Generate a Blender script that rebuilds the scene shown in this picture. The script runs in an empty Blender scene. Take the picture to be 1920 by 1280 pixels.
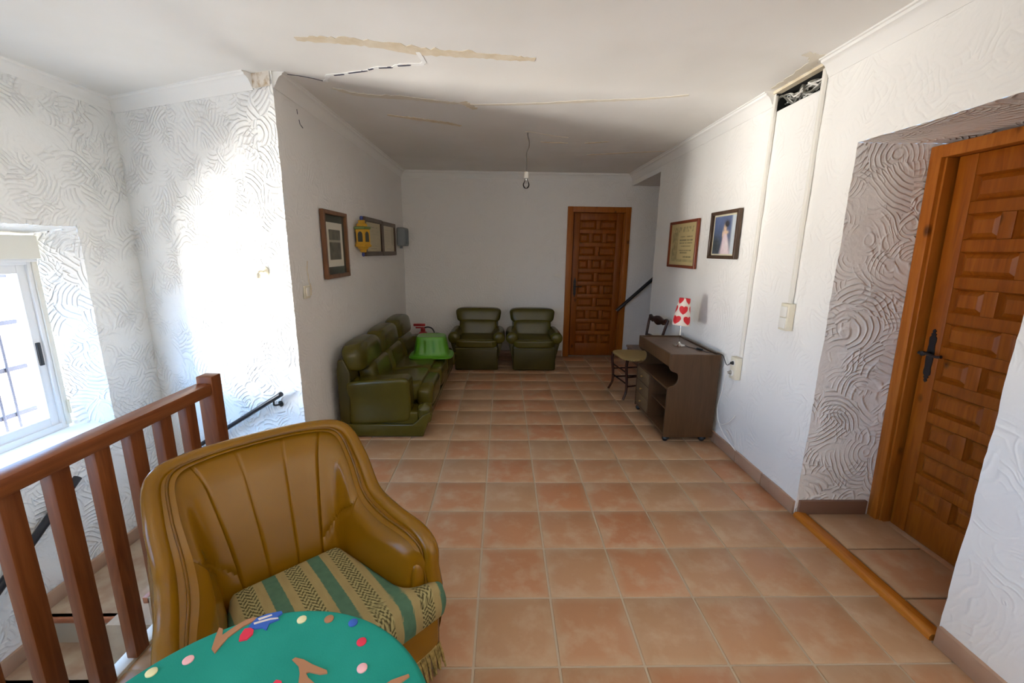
import bpy, bmesh, math, random
import numpy as np
from mathutils import Vector, Matrix, noise
random.seed(7)
C = bpy.context.scene.collection
sc = bpy.context.scene
R = math.radians

# ------------------------------------------------------------------ camera, world, light, exposure
H = 1.5559
cam = bpy.data.cameras.new('camera'); co = bpy.data.objects.new('camera', cam); C.objects.link(co)
cam.sensor_fit = 'HORIZONTAL'; cam.sensor_width = 36.0; cam.lens = 795.74 / 1920 * 36
cam.clip_start = 0.02
_y, _p, _r = 2.32496057e-02, 2.11980339e-01, -1.27612002e-02
_f = Vector((math.sin(_y)*math.cos(_p), math.cos(_y)*math.cos(_p), -math.sin(_p)))
_x = Vector((math.cos(_y), -math.sin(_y), 0)); _d = _f.cross(_x)
_x2 = math.cos(_r)*_x + math.sin(_r)*_d; _d2 = -math.sin(_r)*_x + math.cos(_r)*_d
M = Matrix((_x2, -_d2, -_f)).transposed().to_4x4(); M.translation = (0, 0, H)
co.matrix_world = M
sc.camera = co

sc.view_settings.view_transform = 'Standard'; sc.view_settings.look = 'None'
sc.view_settings.gamma = 1.0; sc.view_settings.use_curve_mapping = False
sc.view_settings.exposure = 0.7
cy = sc.cycles
cy.use_denoising = True
cy.max_bounces = 10; cy.diffuse_bounces = 7; cy.glossy_bounces = 3; cy.transmission_bounces = 6; cy.transparent_max_bounces = 12
cy.caustics_reflective = False; cy.caustics_refractive = False
cy.sample_clamp_indirect = 6.0

SKY_COL, SKY_S = (0.25, 0.54, 1.0), 10
GRD_COL, GRD_S = (1.0, 0.95, 0.88), 4.5
wd = bpy.data.worlds.new('world'); sc.world = wd; wd.use_nodes = True
nt = wd.node_tree; nt.nodes.clear()
wo = nt.nodes.new('ShaderNodeOutputWorld'); bg = nt.nodes.new('ShaderNodeBackground')
tc = nt.nodes.new('ShaderNodeTexCoord'); sx = nt.nodes.new('ShaderNodeSeparateXYZ'); rp = nt.nodes.new('ShaderNodeValToRGB')
mr = nt.nodes.new('ShaderNodeMapRange'); mr.inputs[1].default_value = -0.25; mr.inputs[2].default_value = 0.25
nt.links.new(tc.outputs['Generated'], sx.inputs[0]); nt.links.new(sx.outputs[2], mr.inputs[0]); nt.links.new(mr.outputs[0], rp.inputs[0])
rp.color_ramp.elements[0].position = 0.42; rp.color_ramp.elements[0].color = [c*GRD_S/20 for c in GRD_COL] + [1]
rp.color_ramp.elements[1].position = 0.62; rp.color_ramp.elements[1].color = [c*SKY_S/20 for c in SKY_COL] + [1]
nt.links.new(rp.outputs[0], bg.inputs[0]); bg.inputs[1].default_value = 20.0
nt.links.new(bg.outputs[0], wo.inputs[0])

WIN_Y0, WIN_Y1, WIN_Z0, WIN_Z1 = 1.70, 2.98, 0.25, 1.60     # stair window
RW_Y0, RW_Y1, RW_Z0, RW_Z1 = -1.95, 0.45, 0.50, 1.80            # second window of the same wall, further along behind the camera
def portal(name, loc, rot, sxx, syy):
    l = bpy.data.lights.new(name, 'AREA'); l.shape = 'RECTANGLE'; l.size = sxx; l.size_y = syy
    l.cycles.is_portal = True
    o = bpy.data.objects.new(name, l); C.objects.link(o); o.location = loc; o.rotation_euler = rot
portal('portal_stair', (-3.30, (WIN_Y0+WIN_Y1)/2, (WIN_Z0+WIN_Z1)/2), (0, R(-90), 0), WIN_Z1-WIN_Z0+.1, WIN_Y1-WIN_Y0+.1)
portal('portal_rear', (-3.30, (RW_Y0+RW_Y1)/2, (RW_Z0+RW_Z1)/2), (0, R(-90), 0), RW_Z1-RW_Z0+.1, RW_Y1-RW_Y0+.1)

# fill light added outside, standing for a sunlit house front, blown-out white through windows
FAC_L, FAC_COL, FAC_Z0, FAC_Z1, FAC_Y0, FAC_Y1 = 82, (1.0, 0.95, 0.88), -2.8, 0.5, -0.9, 2.2
l_ = bpy.data.lights.new('facade_fill_light', 'AREA'); l_.shape = 'RECTANGLE'; l_.size = FAC_Z1-FAC_Z0; l_.size_y = FAC_Y1-FAC_Y0
l_.color = FAC_COL; l_.energy = FAC_L*math.pi*l_.size*l_.size_y
lo_ = bpy.data.objects.new('facade_fill_light', l_); C.objects.link(lo_); lo_.location = (-9.0, (FAC_Y0+FAC_Y1)/2, (FAC_Z0+FAC_Z1)/2); lo_.rotation_euler = (0, R(-90), 0)

# ------------------------------------------------------------------ helpers
def mat(name, color=(.8,.8,.8), rough=.5, metal=0, spec=.5):
    m = bpy.data.materials.new(name); m.use_nodes = True
    b = m.node_tree.nodes['Principled BSDF']
    b.inputs['Base Color'].default_value = (*color, 1); b.inputs['Roughness'].default_value = rough
    b.inputs['Metallic'].default_value = metal; b.inputs['Specular IOR Level'].default_value = spec
    return m
class NT:
    def __init__(s, m): s.t = m.node_tree; s.b = s.t.nodes['Principled BSDF']; s.l = s.t.links.new
    def n(s, typ, **kw):
        nd = s.t.nodes.new(typ)
        for k, v in kw.items():
            if k.startswith('i_'):
                key = k[2:]; key = int(key) if key.isdigit() else key.replace('_', ' ')
                if isinstance(v, bpy.types.NodeSocket): s.l(v, nd.inputs[key])
                else: nd.inputs[key].default_value = v
            else: setattr(nd, k, v)
        return nd
    def math(s, op, a, b=0.0, c=None):
        nd = s.t.nodes.new('ShaderNodeMath'); nd.operation = op
        for i, v in enumerate((a, b) if c is None else (a, b, c)):
            if isinstance(v, bpy.types.NodeSocket): s.l(v, nd.inputs[i])
            else: nd.inputs[i].default_value = v
        return nd.outputs[0]
    def noise(s, vec, scale, detail=2, rough=.5, dist=0):
        nd = s.n('ShaderNodeTexNoise'); nd.inputs['Scale'].default_value = scale; nd.inputs['Detail'].default_value = detail
        nd.inputs['Roughness'].default_value = rough; nd.inputs['Distortion'].default_value = dist
        if vec is not None: s.l(vec, nd.inputs['Vector'])
        return nd
    def ramp(s, fac, *els):
        nd = s.n('ShaderNodeValToRGB'); e = nd.color_ramp.elements
        while len(e) < len(els): e.new(0.5)
        for q, (p, c) in zip(e, els): q.position = p; q.color = (*c, 1) if len(c) == 3 else c
        s.l(fac, nd.inputs[0]); return nd.outputs[0]
    def mix(s, fac, a, b, blend='MIX'):
        nd = s.n('ShaderNodeMix', data_type='RGBA', blend_type=blend)
        for i, v in ((0, fac), (6, a), (7, b)):
            if isinstance(v, bpy.types.NodeSocket): s.l(v, nd.inputs[i])
            elif i == 0: nd.inputs[0].default_value = v
            else: nd.inputs[i].default_value = (*v, 1)
        return nd.outputs[2]
    def bump(s, h, strength=.5, dist=.005):
        nd = s.n('ShaderNodeBump'); nd.inputs['Strength'].default_value = strength; nd.inputs['Distance'].default_value = dist
        s.l(h, nd.inputs['Height']); s.l(nd.outputs[0], s.b.inputs['Normal'])
    def coord(s, out='Object'): return s.n('ShaderNodeTexCoord').outputs[out]

def link(name, bm, m, parent=None, smooth=None, kind=None):
    me = bpy.data.meshes.new(name)
    bmesh.ops.recalc_face_normals(bm, faces=bm.faces[:]) if smooth != 'keep' else None
    bm.to_mesh(me); bm.free()
    for mm in (m if isinstance(m, (list, tuple)) else [m]): me.materials.append(mm)
    if smooth is None or smooth == 'keep': smooth = 40
    if smooth:
        for p in me.polygons: p.use_smooth = True
        me.set_sharp_from_angle(angle=R(smooth))
    o = bpy.data.objects.new(name, me); C.objects.link(o)
    if parent is not None: o.parent = parent
    if kind: o['kind'] = kind
    return o
def linkme(name, me, parent=None, loc=(0,0,0), rot=None):
    o = bpy.data.objects.new(name, me); C.objects.link(o); o.location = loc
    if rot: o.rotation_euler = rot
    if parent is not None: o.parent = parent
    return o
def tag(o, label, cat, group=None):
    o['label'] = label; o['category'] = cat
    if group: o['group'] = group
    return o
def thing(name, label, cat, loc=(0,0,0), rz=0, group=None):
    o = bpy.data.objects.new(name, None); C.objects.link(o); o.location = loc; o.rotation_euler = (0,0,rz)
    o.empty_display_size = .1
    return tag(o, label, cat, group)
def struct(o): o['kind'] = 'structure'; return o
def dup(root, loc, rz, label, group=None):
    r = root.copy(); C.objects.link(r); r.location = loc; r.rotation_euler = (0,0,rz); r['label'] = label
    if group: r['group'] = group
    for ch in list(root.children):
        c = ch.copy(); C.objects.link(c); c.parent = r
        for g in ch.children:
            d = g.copy(); C.objects.link(d); d.parent = c
    return r

def box(bm, x0, x1, y0, y1, z0, z1, bev=0, seg=2, mtx=None, mi=0):
    r = bmesh.ops.create_cube(bm, size=1.0)
    vs = r['verts']
    for v in vs: v.co = Vector(((x0+x1)/2 + v.co.x*(x1-x0), (y0+y1)/2 + v.co.y*(y1-y0), (z0+z1)/2 + v.co.z*(z1-z0)))
    fs = list({f for v in vs for f in v.link_faces})
    for f in fs: f.material_index = mi
    if bev > 0:
        es = list({e for v in vs for e in v.link_edges})
        rr = bmesh.ops.bevel(bm, geom=es, offset=bev, segments=seg, affect='EDGES', profile=.5)
        vs = list({v for f in rr['faces'] for v in f.verts} | {v for v in vs if v.is_valid})
    if mtx is not None:
        for v in vs: v.co = mtx @ v.co
    return vs
def B(*a, **k):
    bm = bmesh.new(); box(bm, *a, **k); return bm
def lathe(bm, prof, c=(0,0,0), n=24, axis='z', a0=0, a1=2*math.pi, mtx=None):
    rings = []; full = abs(a1-a0-2*math.pi) < 1e-6
    cnt = n if full else n+1
    for (r, z) in prof:
        ring = []
        for i in range(cnt):
            a = a0 + (a1-a0)*i/n
            p = Vector((r*math.cos(a), r*math.sin(a), z))
            if axis == 'x': p = Vector((p.z, p.x, p.y))
            elif axis == 'y': p = Vector((p.x, p.z, p.y))
            p = p + Vector(c)
            if mtx is not None: p = mtx @ p
            ring.append(bm.verts.new(p))
        rings.append(ring)
    for a, b in zip(rings, rings[1:]):
        for i in range(n):
            j = (i+1) % cnt
            try: bm.faces.new((a[i], a[j], b[j], b[i]))
            except ValueError: pass
    for ring, (r, z) in ((rings[0], prof[0]), (rings[-1], prof[-1])):
        if r > 1e-5 and full: bm.faces.new(ring)
    bmesh.ops.remove_doubles(bm, verts=[v for rg in rings for v in rg], dist=1e-6)
def cr(pts, n=8):   # Catmull-Rom through points
    P = [Vector(p) for p in pts]; P = [2*P[0]-P[1]] + P + [2*P[-1]-P[-2]]; out = []
    for i in range(1, len(P)-2):
        for k in range(n):
            t = k/n; a, b, c, d = P[i-1:i+3]
            out.append(.5*((2*b)+(-a+c)*t+(2*a-5*b+4*c-d)*t*t+(-a+3*b-3*c+d)*t**3))
    out.append(P[-2]); return out
def tube(bm, pts, rad, n=8, cap=True, ref=None):
    pts = [Vector(p) for p in pts]; rads = rad if isinstance(rad, (list, tuple)) else [rad]*len(pts)
    rings = []; up = None
    for i, p in enumerate(pts):
        t = (pts[min(i+1, len(pts)-1)] - pts[max(i-1, 0)]).normalized()
        if up is None: up = t.orthogonal().normalized() if ref is None else Vector(ref)
        up = (up - t*up.dot(t)).normalized(); s = t.cross(up)
        rr = rads[i]; rr = rr if isinstance(rr, tuple) else (rr, rr)
        rings.append([bm.verts.new(p + up*rr[0]*math.cos(2*math.pi*k/n) + s*rr[1]*math.sin(2*math.pi*k/n)) for k in range(n)])
    for a, b in zip(rings, rings[1:]):
        for k in range(n): bm.faces.new((a[k], a[(k+1)%n], b[(k+1)%n], b[k]))
    if cap: bm.faces.new(rings[0]); bm.faces.new(rings[-1])
def puff(bm, c, s, p=6, n=10, mtx=None, fn=None):
    """superellipsoid cushion: centre c, half sizes s"""
    nb = len(bm.verts)
    r = bmesh.ops.create_cube(bm, size=2.0)
    fs = list({f for v in r['verts'] for f in v.link_faces}); es = list({e for f in fs for e in f.edges})
    bmesh.ops.subdivide_edges(bm, edges=es, cuts=n, use_grid_fill=True)
    bm.verts.ensure_lookup_table(); vs = bm.verts[nb:]
    for v in vs:
        q = v.co; L = (abs(q.x)**p + abs(q.y)**p + abs(q.z)**p)**(1/p)
        q = q/L
        q = Vector((q.x*s[0], q.y*s[1], q.z*s[2]))
        if fn: q = fn(q)
        q = q + Vector(c)
        v.co = mtx @ q if mtx is not None else q
    return vs
def PF(*a, **k):
    bm = bmesh.new(); puff(bm, *a, **k); return bm
def prism(bm, poly, a0, a1, plane='xz', bev=0, seg=2):
    """polygon extruded along the missing axis"""
    def P(u, v, w): return {'xz': (u, w, v), 'yz': (w, u, v), 'xy': (u, v, w)}[plane]
    A = [bm.verts.new(P(u, v, a0)) for u, v in poly]; Bv = [bm.verts.new(P(u, v, a1)) for u, v in poly]
    n = len(poly); fs = [bm.faces.new(A), bm.faces.new(Bv[::-1])]
    for i in range(n): fs.append(bm.faces.new((A[i], A[(i+1)%n], Bv[(i+1)%n], Bv[i])))
    bmesh.ops.recalc_face_normals(bm, faces=fs)
    if bev:
        es = [e for e in fs[0].edges] + [e for e in fs[1].edges]
        bmesh.ops.bevel(bm, geom=es, offset=bev, segments=seg, affect='EDGES', profile=.5)
def grid_surf(bm, f, nu, nv, closeu=False, col=None, layer=None):
    V = [[bm.verts.new(f(i/nu, j/nv)) for j in range(nv+1)] for i in range(nu if closeu else nu+1)]
    for i in range(nu):
        a = V[i]; b = V[(i+1) % len(V)]
        for j in range(nv):
            fc = bm.faces.new((a[j], b[j], b[j+1], a[j+1]))
    return V
def colored(name, bm, m, fn, parent=None, smooth=40):
    """mesh with a printed point colour attribute, fn(co)->rgb (linear)"""
    o = link(name, bm, m, parent, smooth)
    at = o.data.color_attributes.new('Col', 'FLOAT_COLOR', 'POINT')
    buf = np.ones((len(o.data.vertices), 4), np.float32)
    for i, v in enumerate(o.data.vertices): buf[i, :3] = fn(v.co)
    at.data.foreach_set('color', buf.ravel())
    return o
def lin(r, g, b):
    f = lambda c: (c/255/12.92) if c/255 <= .04045 else ((c/255+.055)/1.055)**2.4
    return (f(r), f(g), f(b))

# ------------------------------------------------------------------ materials
def plaster(name, scale=3.0, strength=.7, color=(.83,.82,.80), period=.034, dist=.22, mlo=.35, mhi=.6, seed=0.0, fine=.25, push=2.4, pw=3.5):
    m = mat(name, color, .75, spec=.25); N = NT(m)
    c0 = N.coord(); mp = N.n('ShaderNodeMapping'); mp.inputs['Location'].default_value = (seed, seed*1.7, seed*.6); N.l(c0, mp.inputs[0]); c0 = mp.outputs[0]
    def layer(sc_, per, off, ds):
        nz = N.noise(c0, 2.6, 3)
        sub = N.n('ShaderNodeVectorMath', operation='SUBTRACT'); N.l(nz.outputs['Color'], sub.inputs[0]); sub.inputs[1].default_value = (.5-off,)*3
        scl = N.n('ShaderNodeVectorMath', operation='SCALE'); N.l(sub.outputs[0], scl.inputs[0]); scl.inputs['Scale'].default_value = ds
        add = N.n('ShaderNodeVectorMath', operation='ADD'); N.l(c0, add.inputs[0]); N.l(scl.outputs[0], add.inputs[1])
        big = N.n('ShaderNodeVectorMath', operation='SCALE'); N.l(add.outputs[0], big.inputs[0]); big.inputs['Scale'].default_value = sc_
        vo = N.n('ShaderNodeTexVoronoi', feature='F1'); vo.inputs['Scale'].default_value = 1.0; N.l(big.outputs[0], vo.inputs['Vector'])
        # centre of the arcs: pushed off the cell's own centre, so strokes fan and cross instead of making bull's eyes
        o1 = N.n('ShaderNodeVectorMath', operation='SUBTRACT'); N.l(vo.outputs['Color'], o1.inputs[0]); o1.inputs[1].default_value = (.5,)*3
        o2 = N.n('ShaderNodeVectorMath', operation='SCALE'); N.l(o1.outputs[0], o2.inputs[0]); o2.inputs['Scale'].default_value = push
        o3 = N.n('ShaderNodeVectorMath', operation='ADD'); N.l(vo.outputs['Position'], o3.inputs[0]); N.l(o2.outputs[0], o3.inputs[1])
        d = N.n('ShaderNodeVectorMath', operation='DISTANCE'); N.l(big.outputs[0], d.inputs[0]); N.l(o3.outputs[0], d.inputs[1])
        ph = N.math('MULTIPLY', d.outputs['Value'], 2*math.pi/per/sc_)
        s_ = N.math('MULTIPLY_ADD', N.math('SINE', ph), .5, .5)
        return N.math('POWER', s_, pw)
    a = layer(scale, period, 0, dist); b = layer(scale*1.7, period*.8, 3.1, dist*.8)
    msk = N.noise(c0, 3.3, 2).outputs['Fac']; msk2 = N.noise(c0, 5.1, 2).outputs['Fac']
    ma = N.n('ShaderNodeMapRange', i_0=msk, i_1=mlo, i_2=mhi).outputs[0]
    mb = N.n('ShaderNodeMapRange', i_0=msk2, i_1=.45, i_2=.62).outputs[0]
    h = N.math('ADD', N.math('MULTIPLY', a, ma), N.math('MULTIPLY', N.math('MULTIPLY', b, mb), .8))
    fn_ = N.noise(c0, 38, 3).outputs['Fac']
    h = N.math('ADD', h, N.math('MULTIPLY', fn_, fine*2))
    N.bump(h, strength, .009)
    return m
m_wall_r = plaster('plaster_right', 4.8, .27, (.84,.83,.80), .034, .25, .48, .66, 0)
m_wall_s = plaster('plaster_stair', 7.5, .80, (.83,.83,.81), .028, .10, .42, .56, 5, push=3.2, pw=4)
m_wall_b = plaster('plaster_back', 4.0, .3, (.80,.785,.76), .034, .3, .5, .75, 9, fine=.5)
m_alcove = plaster('plaster_alcove', 4.4, .85, (.82,.80,.78), .027, .14, .40, .56, 2, push=1.5, pw=4.5)
m_ceil = mat('ceiling_paint', (.84,.83,.79), .7, spec=.25)
N = NT(m_ceil); nz = N.noise(N.coord(), 1.3, 3); N.l(N.ramp(nz.outputs['Fac'], (.35, (.80,.785,.745)), (.6, (.85,.84,.81))), N.b.inputs['Base Color'])
N.bump(N.noise(N.coord(), 2.0, 2).outputs['Fac'], .25, .05)
m_trim = mat('cornice_paint', (.85,.845,.82), .55)
m_filler = mat('beige_filler', (.62,.52,.36), .9)
N = NT(m_filler); N.l(N.ramp(N.noise(N.coord(), 14, 4).outputs['Fac'], (.3, (.68,.57,.40)), (.7, (.78,.70,.56))), N.b.inputs['Base Color'])
m_filler_pale = mat('pale_filler', (.76,.71,.60), .9)
m_crack = mat('crack_dark', (.06,.06,.09), .9)
m_white = mat('fresh_plaster', (.88,.88,.86), .8)

def wood(name, c1, c2, c3, rough=.35, scale=1.0, axis=2, knots=True, spec=.4):
    m = mat(name, c1, rough, spec=spec); N = NT(m)
    mp = N.n('ShaderNodeMapping'); s = [14*scale]*3; s[axis] = 1.1*scale; mp.inputs['Scale'].default_value = s
    oi = N.n('ShaderNodeObjectInfo')
    ad = N.n('ShaderNodeVectorMath', operation='ADD'); N.l(N.coord(), ad.inputs[0])
    cmb = N.n('ShaderNodeCombineXYZ'); r10 = N.math('MULTIPLY', oi.outputs['Random'], 13)
    for i in range(3): N.l(r10, cmb.inputs[i])
    N.l(cmb.outputs[0], ad.inputs[1]); N.l(ad.outputs[0], mp.inputs[0])
    g = N.noise(mp.outputs[0], 2.2, 4, .6, 1.2)
    col = N.ramp(g.outputs['Fac'], (.3, c2), (.5, c1), (.72, c3))
    if knots:
        vo = N.n('ShaderNodeTexVoronoi', feature='F1'); vo.inputs['Scale'].default_value = 1.0
        mp2 = N.n('ShaderNodeMapping'); s2 = [5.5]*3; s2[axis] = 3.0; mp2.inputs['Scale'].default_value = s2; N.l(ad.outputs[0], mp2.inputs[0]); N.l(mp2.outputs[0], vo.inputs[0])
        k = N.n('ShaderNodeMapRange', i_0=vo.outputs['Distance'], i_1=.05, i_2=.12).outputs[0]
        col = N.mix(k, tuple(c*.25 for c in c2), col)
    hv = N.mix(N.math('MULTIPLY', oi.outputs['Random'], .35), col, tuple(c*.7 for c in c1))
    N.l(hv, N.b.inputs['Base Color'])
    N.bump(g.outputs['Fac'], .12, .002)
    return m
m_door = wood('door_pine', (.26,.066,.003), (.19,.042,.002), (.32,.095,.006), .42, spec=.3)
m_doorframe = wood('door_frame_pine', (.36,.105,.010), (.27,.07,.005), (.42,.14,.018), .40, spec=.3)
m_sillwood = wood('threshold_wood', (.44,.15,.016), (.34,.10,.010), (.52,.20,.03), .25, axis=1)
m_rail = wood('railing_wood', (.18,.052,.014), (.13,.034,.009), (.24,.078,.024), .42, spec=.25)
m_raillong = wood('handrail_wood', (.23,.068,.020), (.17,.045,.013), (.30,.10,.034), .36, axis=1)
m_cab = wood('brown_melamine', (.090,.046,.020), (.072,.036,.015), (.108,.058,.027), .4, axis=2, knots=False)
m_cabtop = wood('brown_melamine_top', (.14,.085,.05), (.12,.07,.04), (.165,.10,.06), .32, axis=1, knots=False)
m_drawer = mat('drawer_front', (.155,.105,.055), .45)
m_darkwood = wood('dark_chair_wood', (.045,.014,.009), (.03,.009,.006), (.06,.02,.012), .25, knots=False)
m_frame_b = wood('brown_frame', (.16,.07,.03), (.11,.045,.018), (.21,.10,.045), .35)
m_frame_r = wood('red_frame', (.20,.038,.012), (.15,.026,.008), (.25,.055,.018), .3, knots=False)
m_frame_d = wood('dark_frame', (.075,.042,.025), (.05,.028,.016), (.11,.065,.036), .35, knots=False)
m_iron = mat('black_iron', (.012,.012,.014), .4, .3)
m_ironrail = mat('black_rail', (.012,.013,.018), .3)
m_alu = mat('white_aluminium', (.78,.79,.80), .4)
m_box = mat('shutter_box_plastic', (.74,.72,.64), .5)
m_plastic = mat('cream_plastic', (.74,.69,.55), .45)
m_plastic2 = mat('white_plastic', (.80,.78,.72), .45)
m_black = mat('black_plastic', (.012,.012,.014), .4)
m_cordw = mat('white_cord', (.75,.74,.70), .5)
m_chrome = mat('chrome', (.75,.74,.72), .15, 1)
m_brass = mat('brass', (.65,.48,.22), .3, 1)
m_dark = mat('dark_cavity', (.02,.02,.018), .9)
m_copper = mat('cable_grey', (.14,.14,.12), .6)

def leather(name, col, rough=.33, var=.12, bump=.12, spec=.4):
    m = mat(name, col, rough, spec=spec); N = NT(m)
    a = N.noise(N.coord(), 5, 3).outputs['Fac']
    N.l(N.ramp(a, (.3, tuple(c*(1-var) for c in col)), (.7, tuple(min(1, c*(1+var)) for c in col))), N.b.inputs['Base Color'])
    v = N.n('ShaderNodeTexVoronoi', feature='F1'); v.inputs['Scale'].default_value = 260; N.l(N.coord(), v.inputs[0])
    w = N.noise(N.coord(), 9, 3).outputs['Fac']
    N.bump(N.math('ADD', N.math('MULTIPLY', v.outputs['Distance'], .1), N.math('MULTIPLY', w, 1.0)), bump, .006)
    return m
m_green = leather('green_leather', (.070,.058,.006), .27)
m_green2 = leather('green_leather_dark', (.044,.036,.005), .33)
m_must = leather('mustard_vinyl', (.215,.096,.002), .27, .08, .06, spec=.38)
m_must_d = leather('mustard_vinyl_welt', (.15,.064,.002), .28, .12, .08, spec=.38)
m_seam = mat('dark_seam', (.10,.045,.008), .6)

# floor tile: each object gets its own shade, patches and worn pale rim
m_tile = mat('terracotta_tile', (.43,.24,.14), .38); N = NT(m_tile)
oi = N.n('ShaderNodeObjectInfo'); oc = N.coord('Object'); cmb = N.n('ShaderNodeCombineXYZ')
r = N.math('MULTIPLY', oi.outputs['Random'], 37.0)
N.l(r, cmb.inputs[0]); N.l(N.math('MULTIPLY', oi.outputs['Random'], 91.0), cmb.inputs[1])
ad = N.n('ShaderNodeVectorMath', operation='ADD'); N.l(oc, ad.inputs[0]); N.l(cmb.outputs[0], ad.inputs[1])
n1 = N.noise(ad.outputs[0], 7, 5, .6); n2 = N.noise(ad.outputs[0], 40, 3)
base = N.ramp(N.math('FRACT', N.math('MULTIPLY', oi.outputs['Random'], 7.3)), (0, (.47,.20,.095)), (.35, (.47,.255,.135)), (.7, (.45,.28,.16)), (1, (.50,.215,.10)))
pale = N.mix(N.n('ShaderNodeMapRange', i_0=n1.outputs['Fac'], i_1=.48, i_2=.70).outputs[0], base, (.54,.37,.24))
sp = N.n('ShaderNodeSeparateXYZ'); N.l(oc, sp.inputs[0])
ed = N.math('MAXIMUM', N.math('ABSOLUTE', sp.outputs[0]), N.math('ABSOLUTE', sp.outputs[1]))
ed = N.math('ADD', ed, N.math('MULTIPLY', N.math('SUBTRACT', n1.outputs['Fac'], .5), .06))
rim = N.n('ShaderNodeMapRange', i_0=ed, i_1=.115, i_2=.165).outputs[0]
pale = N.mix(N.math('MULTIPLY', rim, .6), pale, (.50,.36,.23))
pale = N.mix(N.math('MULTIPLY', n2.outputs['Fac'], .25), pale, (.34,.18,.10))
N.l(pale, N.b.inputs['Base Color'])
N.l(N.ramp(n1.outputs['Fac'], (.3, (.30,)*3), (.7, (.46,)*3)), N.b.inputs['Roughness'])
N.bump(N.math('ADD', n1.outputs['Fac'], N.math('MULTIPLY', n2.outputs['Fac'], .3)), .15, .004)
m_grout = mat('grout', (.50,.41,.31), .9)
m_base = mat('baseboard_tile', (.38,.215,.14), .4); N = NT(m_base)
oi = N.n('ShaderNodeObjectInfo')
N.l(N.mix(N.noise(N.coord(), 9, 4).outputs['Fac'], N.ramp(oi.outputs['Random'], (0, (.34,.185,.115)), (1, (.42,.25,.165))), (.45,.31,.22)), N.b.inputs['Base Color'])
m_based = mat('dark_baseboard_tile', (.20,.105,.068), .4)
m_print = mat('print', (1,1,1), .55); N = NT(m_print)
at = N.n('ShaderNodeAttribute', attribute_name='Col'); N.l(at.outputs['Color'], N.b.inputs['Base Color'])
m_fabric = mat('striped_fabric', (1,1,1), .85, spec=.15); N = NT(m_fabric)
at = N.n('ShaderNodeAttribute', attribute_name='Col'); N.l(at.outputs['Color'], N.b.inputs['Base Color'])
wv = N.noise(N.coord(), 400, 2); N.bump(wv.outputs['Fac'], .3, .001)
def thinglass(name, rough=.02, tint=(1,1,1), refl=.12, amt=1.0):
    m = bpy.data.materials.new(name); m.use_nodes = True; t = m.node_tree; t.nodes.clear()
    o = t.nodes.new('ShaderNodeOutputMaterial'); mx = t.nodes.new('ShaderNodeMixShader'); tr = t.nodes.new('ShaderNodeBsdfTransparent'); gl = t.nodes.new('ShaderNodeBsdfGlossy')
    lw = t.nodes.new('ShaderNodeLayerWeight'); lw.inputs[0].default_value = refl
    tr.inputs[0].default_value = (*tint, 1); gl.inputs['Roughness'].default_value = rough
    mm_ = t.nodes.new('ShaderNodeMath'); mm_.operation = 'MULTIPLY'; mm_.inputs[1].default_value = amt; t.links.new(lw.outputs['Fresnel'], mm_.inputs[0]); t.links.new(mm_.outputs[0], mx.inputs[0]); t.links.new(tr.outputs[0], mx.inputs[1]); t.links.new(gl.outputs[0], mx.inputs[2]); t.links.new(mx.outputs[0], o.inputs[0])
    return m
m_glass = thinglass('window_glass')
m_picglass = thinglass('picture_glass', .03, refl=.06, amt=.22)
m_bulb = thinglass('clear_bulb_glass', .02, (.97,.97,.97), .35)
m_basin = mat('green_basin_plastic', (.10,.36,.015), .30); NT(m_basin).b.inputs['Transmission Weight'].default_value = .25
NT(m_basin).b.inputs['Subsurface Weight'].default_value = 0.0
m_red = mat('extinguisher_red', (.33,.010,.012), .35)

# ------------------------------------------------------------------ room shell
CEIL = 2.60
XR, XL, YB = 1.79, -1.41, 6.20
YC = 2.88                                        # the corner where the left wall ends
SW = Vector((-2.885, 3.487, 0))                  # corner of stairwell wall and window wall
XW = -2.90
YF = -2.20
AY0, AY1, AZ = 1.41, 2.275, 2.11                 # alcove of the right door
RE = 5.09                                        # where the right wall ends at the upper stairs
def wob(bm, amp=.004):
    for v in bm.verts:
        p = v.co
        d = noise.noise_vector(p*6.0)*amp + noise.noise_vector(p*22.0 + Vector((7,3,1)))*amp*.55
        v.co = p + d
def lines(L, step, extra):
    n = max(1, int(round(L/step))); a = [L*i/n for i in range(n+1)]
    for e in extra:
        if 0 < e < L:
            a = [q for q in a if abs(q-e) > step*.35 or q in (0, L)] + [e]
    return sorted(set(a))
def patch(bm, o, u, v, ul, vl, step=.03, holes=()):
    o, u, v = Vector(o), Vector(u).normalized(), Vector(v).normalized()
    us = lines(ul, step, [h for q in holes for h in q[:2]]); vs = lines(vl, step, [h for q in holes for h in q[2:]])
    G = {}
    def gv(i, j):
        if (i, j) not in G: G[i, j] = bm.verts.new(o + u*us[i] + v*vs[j])
        return G[i, j]
    for i in range(len(us)-1):
        for j in range(len(vs)-1):
            cu, cv = (us[i]+us[i+1])/2, (vs[j]+vs[j+1])/2
            if any(h[0] < cu < h[1] and h[2] < cv < h[3] for h in holes): continue
            bm.faces.new((gv(i, j), gv(i+1, j), gv(i+1, j+1), gv(i, j+1)))
def wall(name, m, build, amp=.004, sm=50):
    bm = bmesh.new(); build(bm)
    bmesh.ops.remove_doubles(bm, verts=bm.verts[:], dist=2e-3)
    wob(bm, amp)
    return struct(link(name, bm, m, smooth=sm))
HOLE = (2.575, 3.03, 2.465, 2.585)               # broken-out cavity under the ceiling (y0,y1,z0,z1)
ADX = .46
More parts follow.
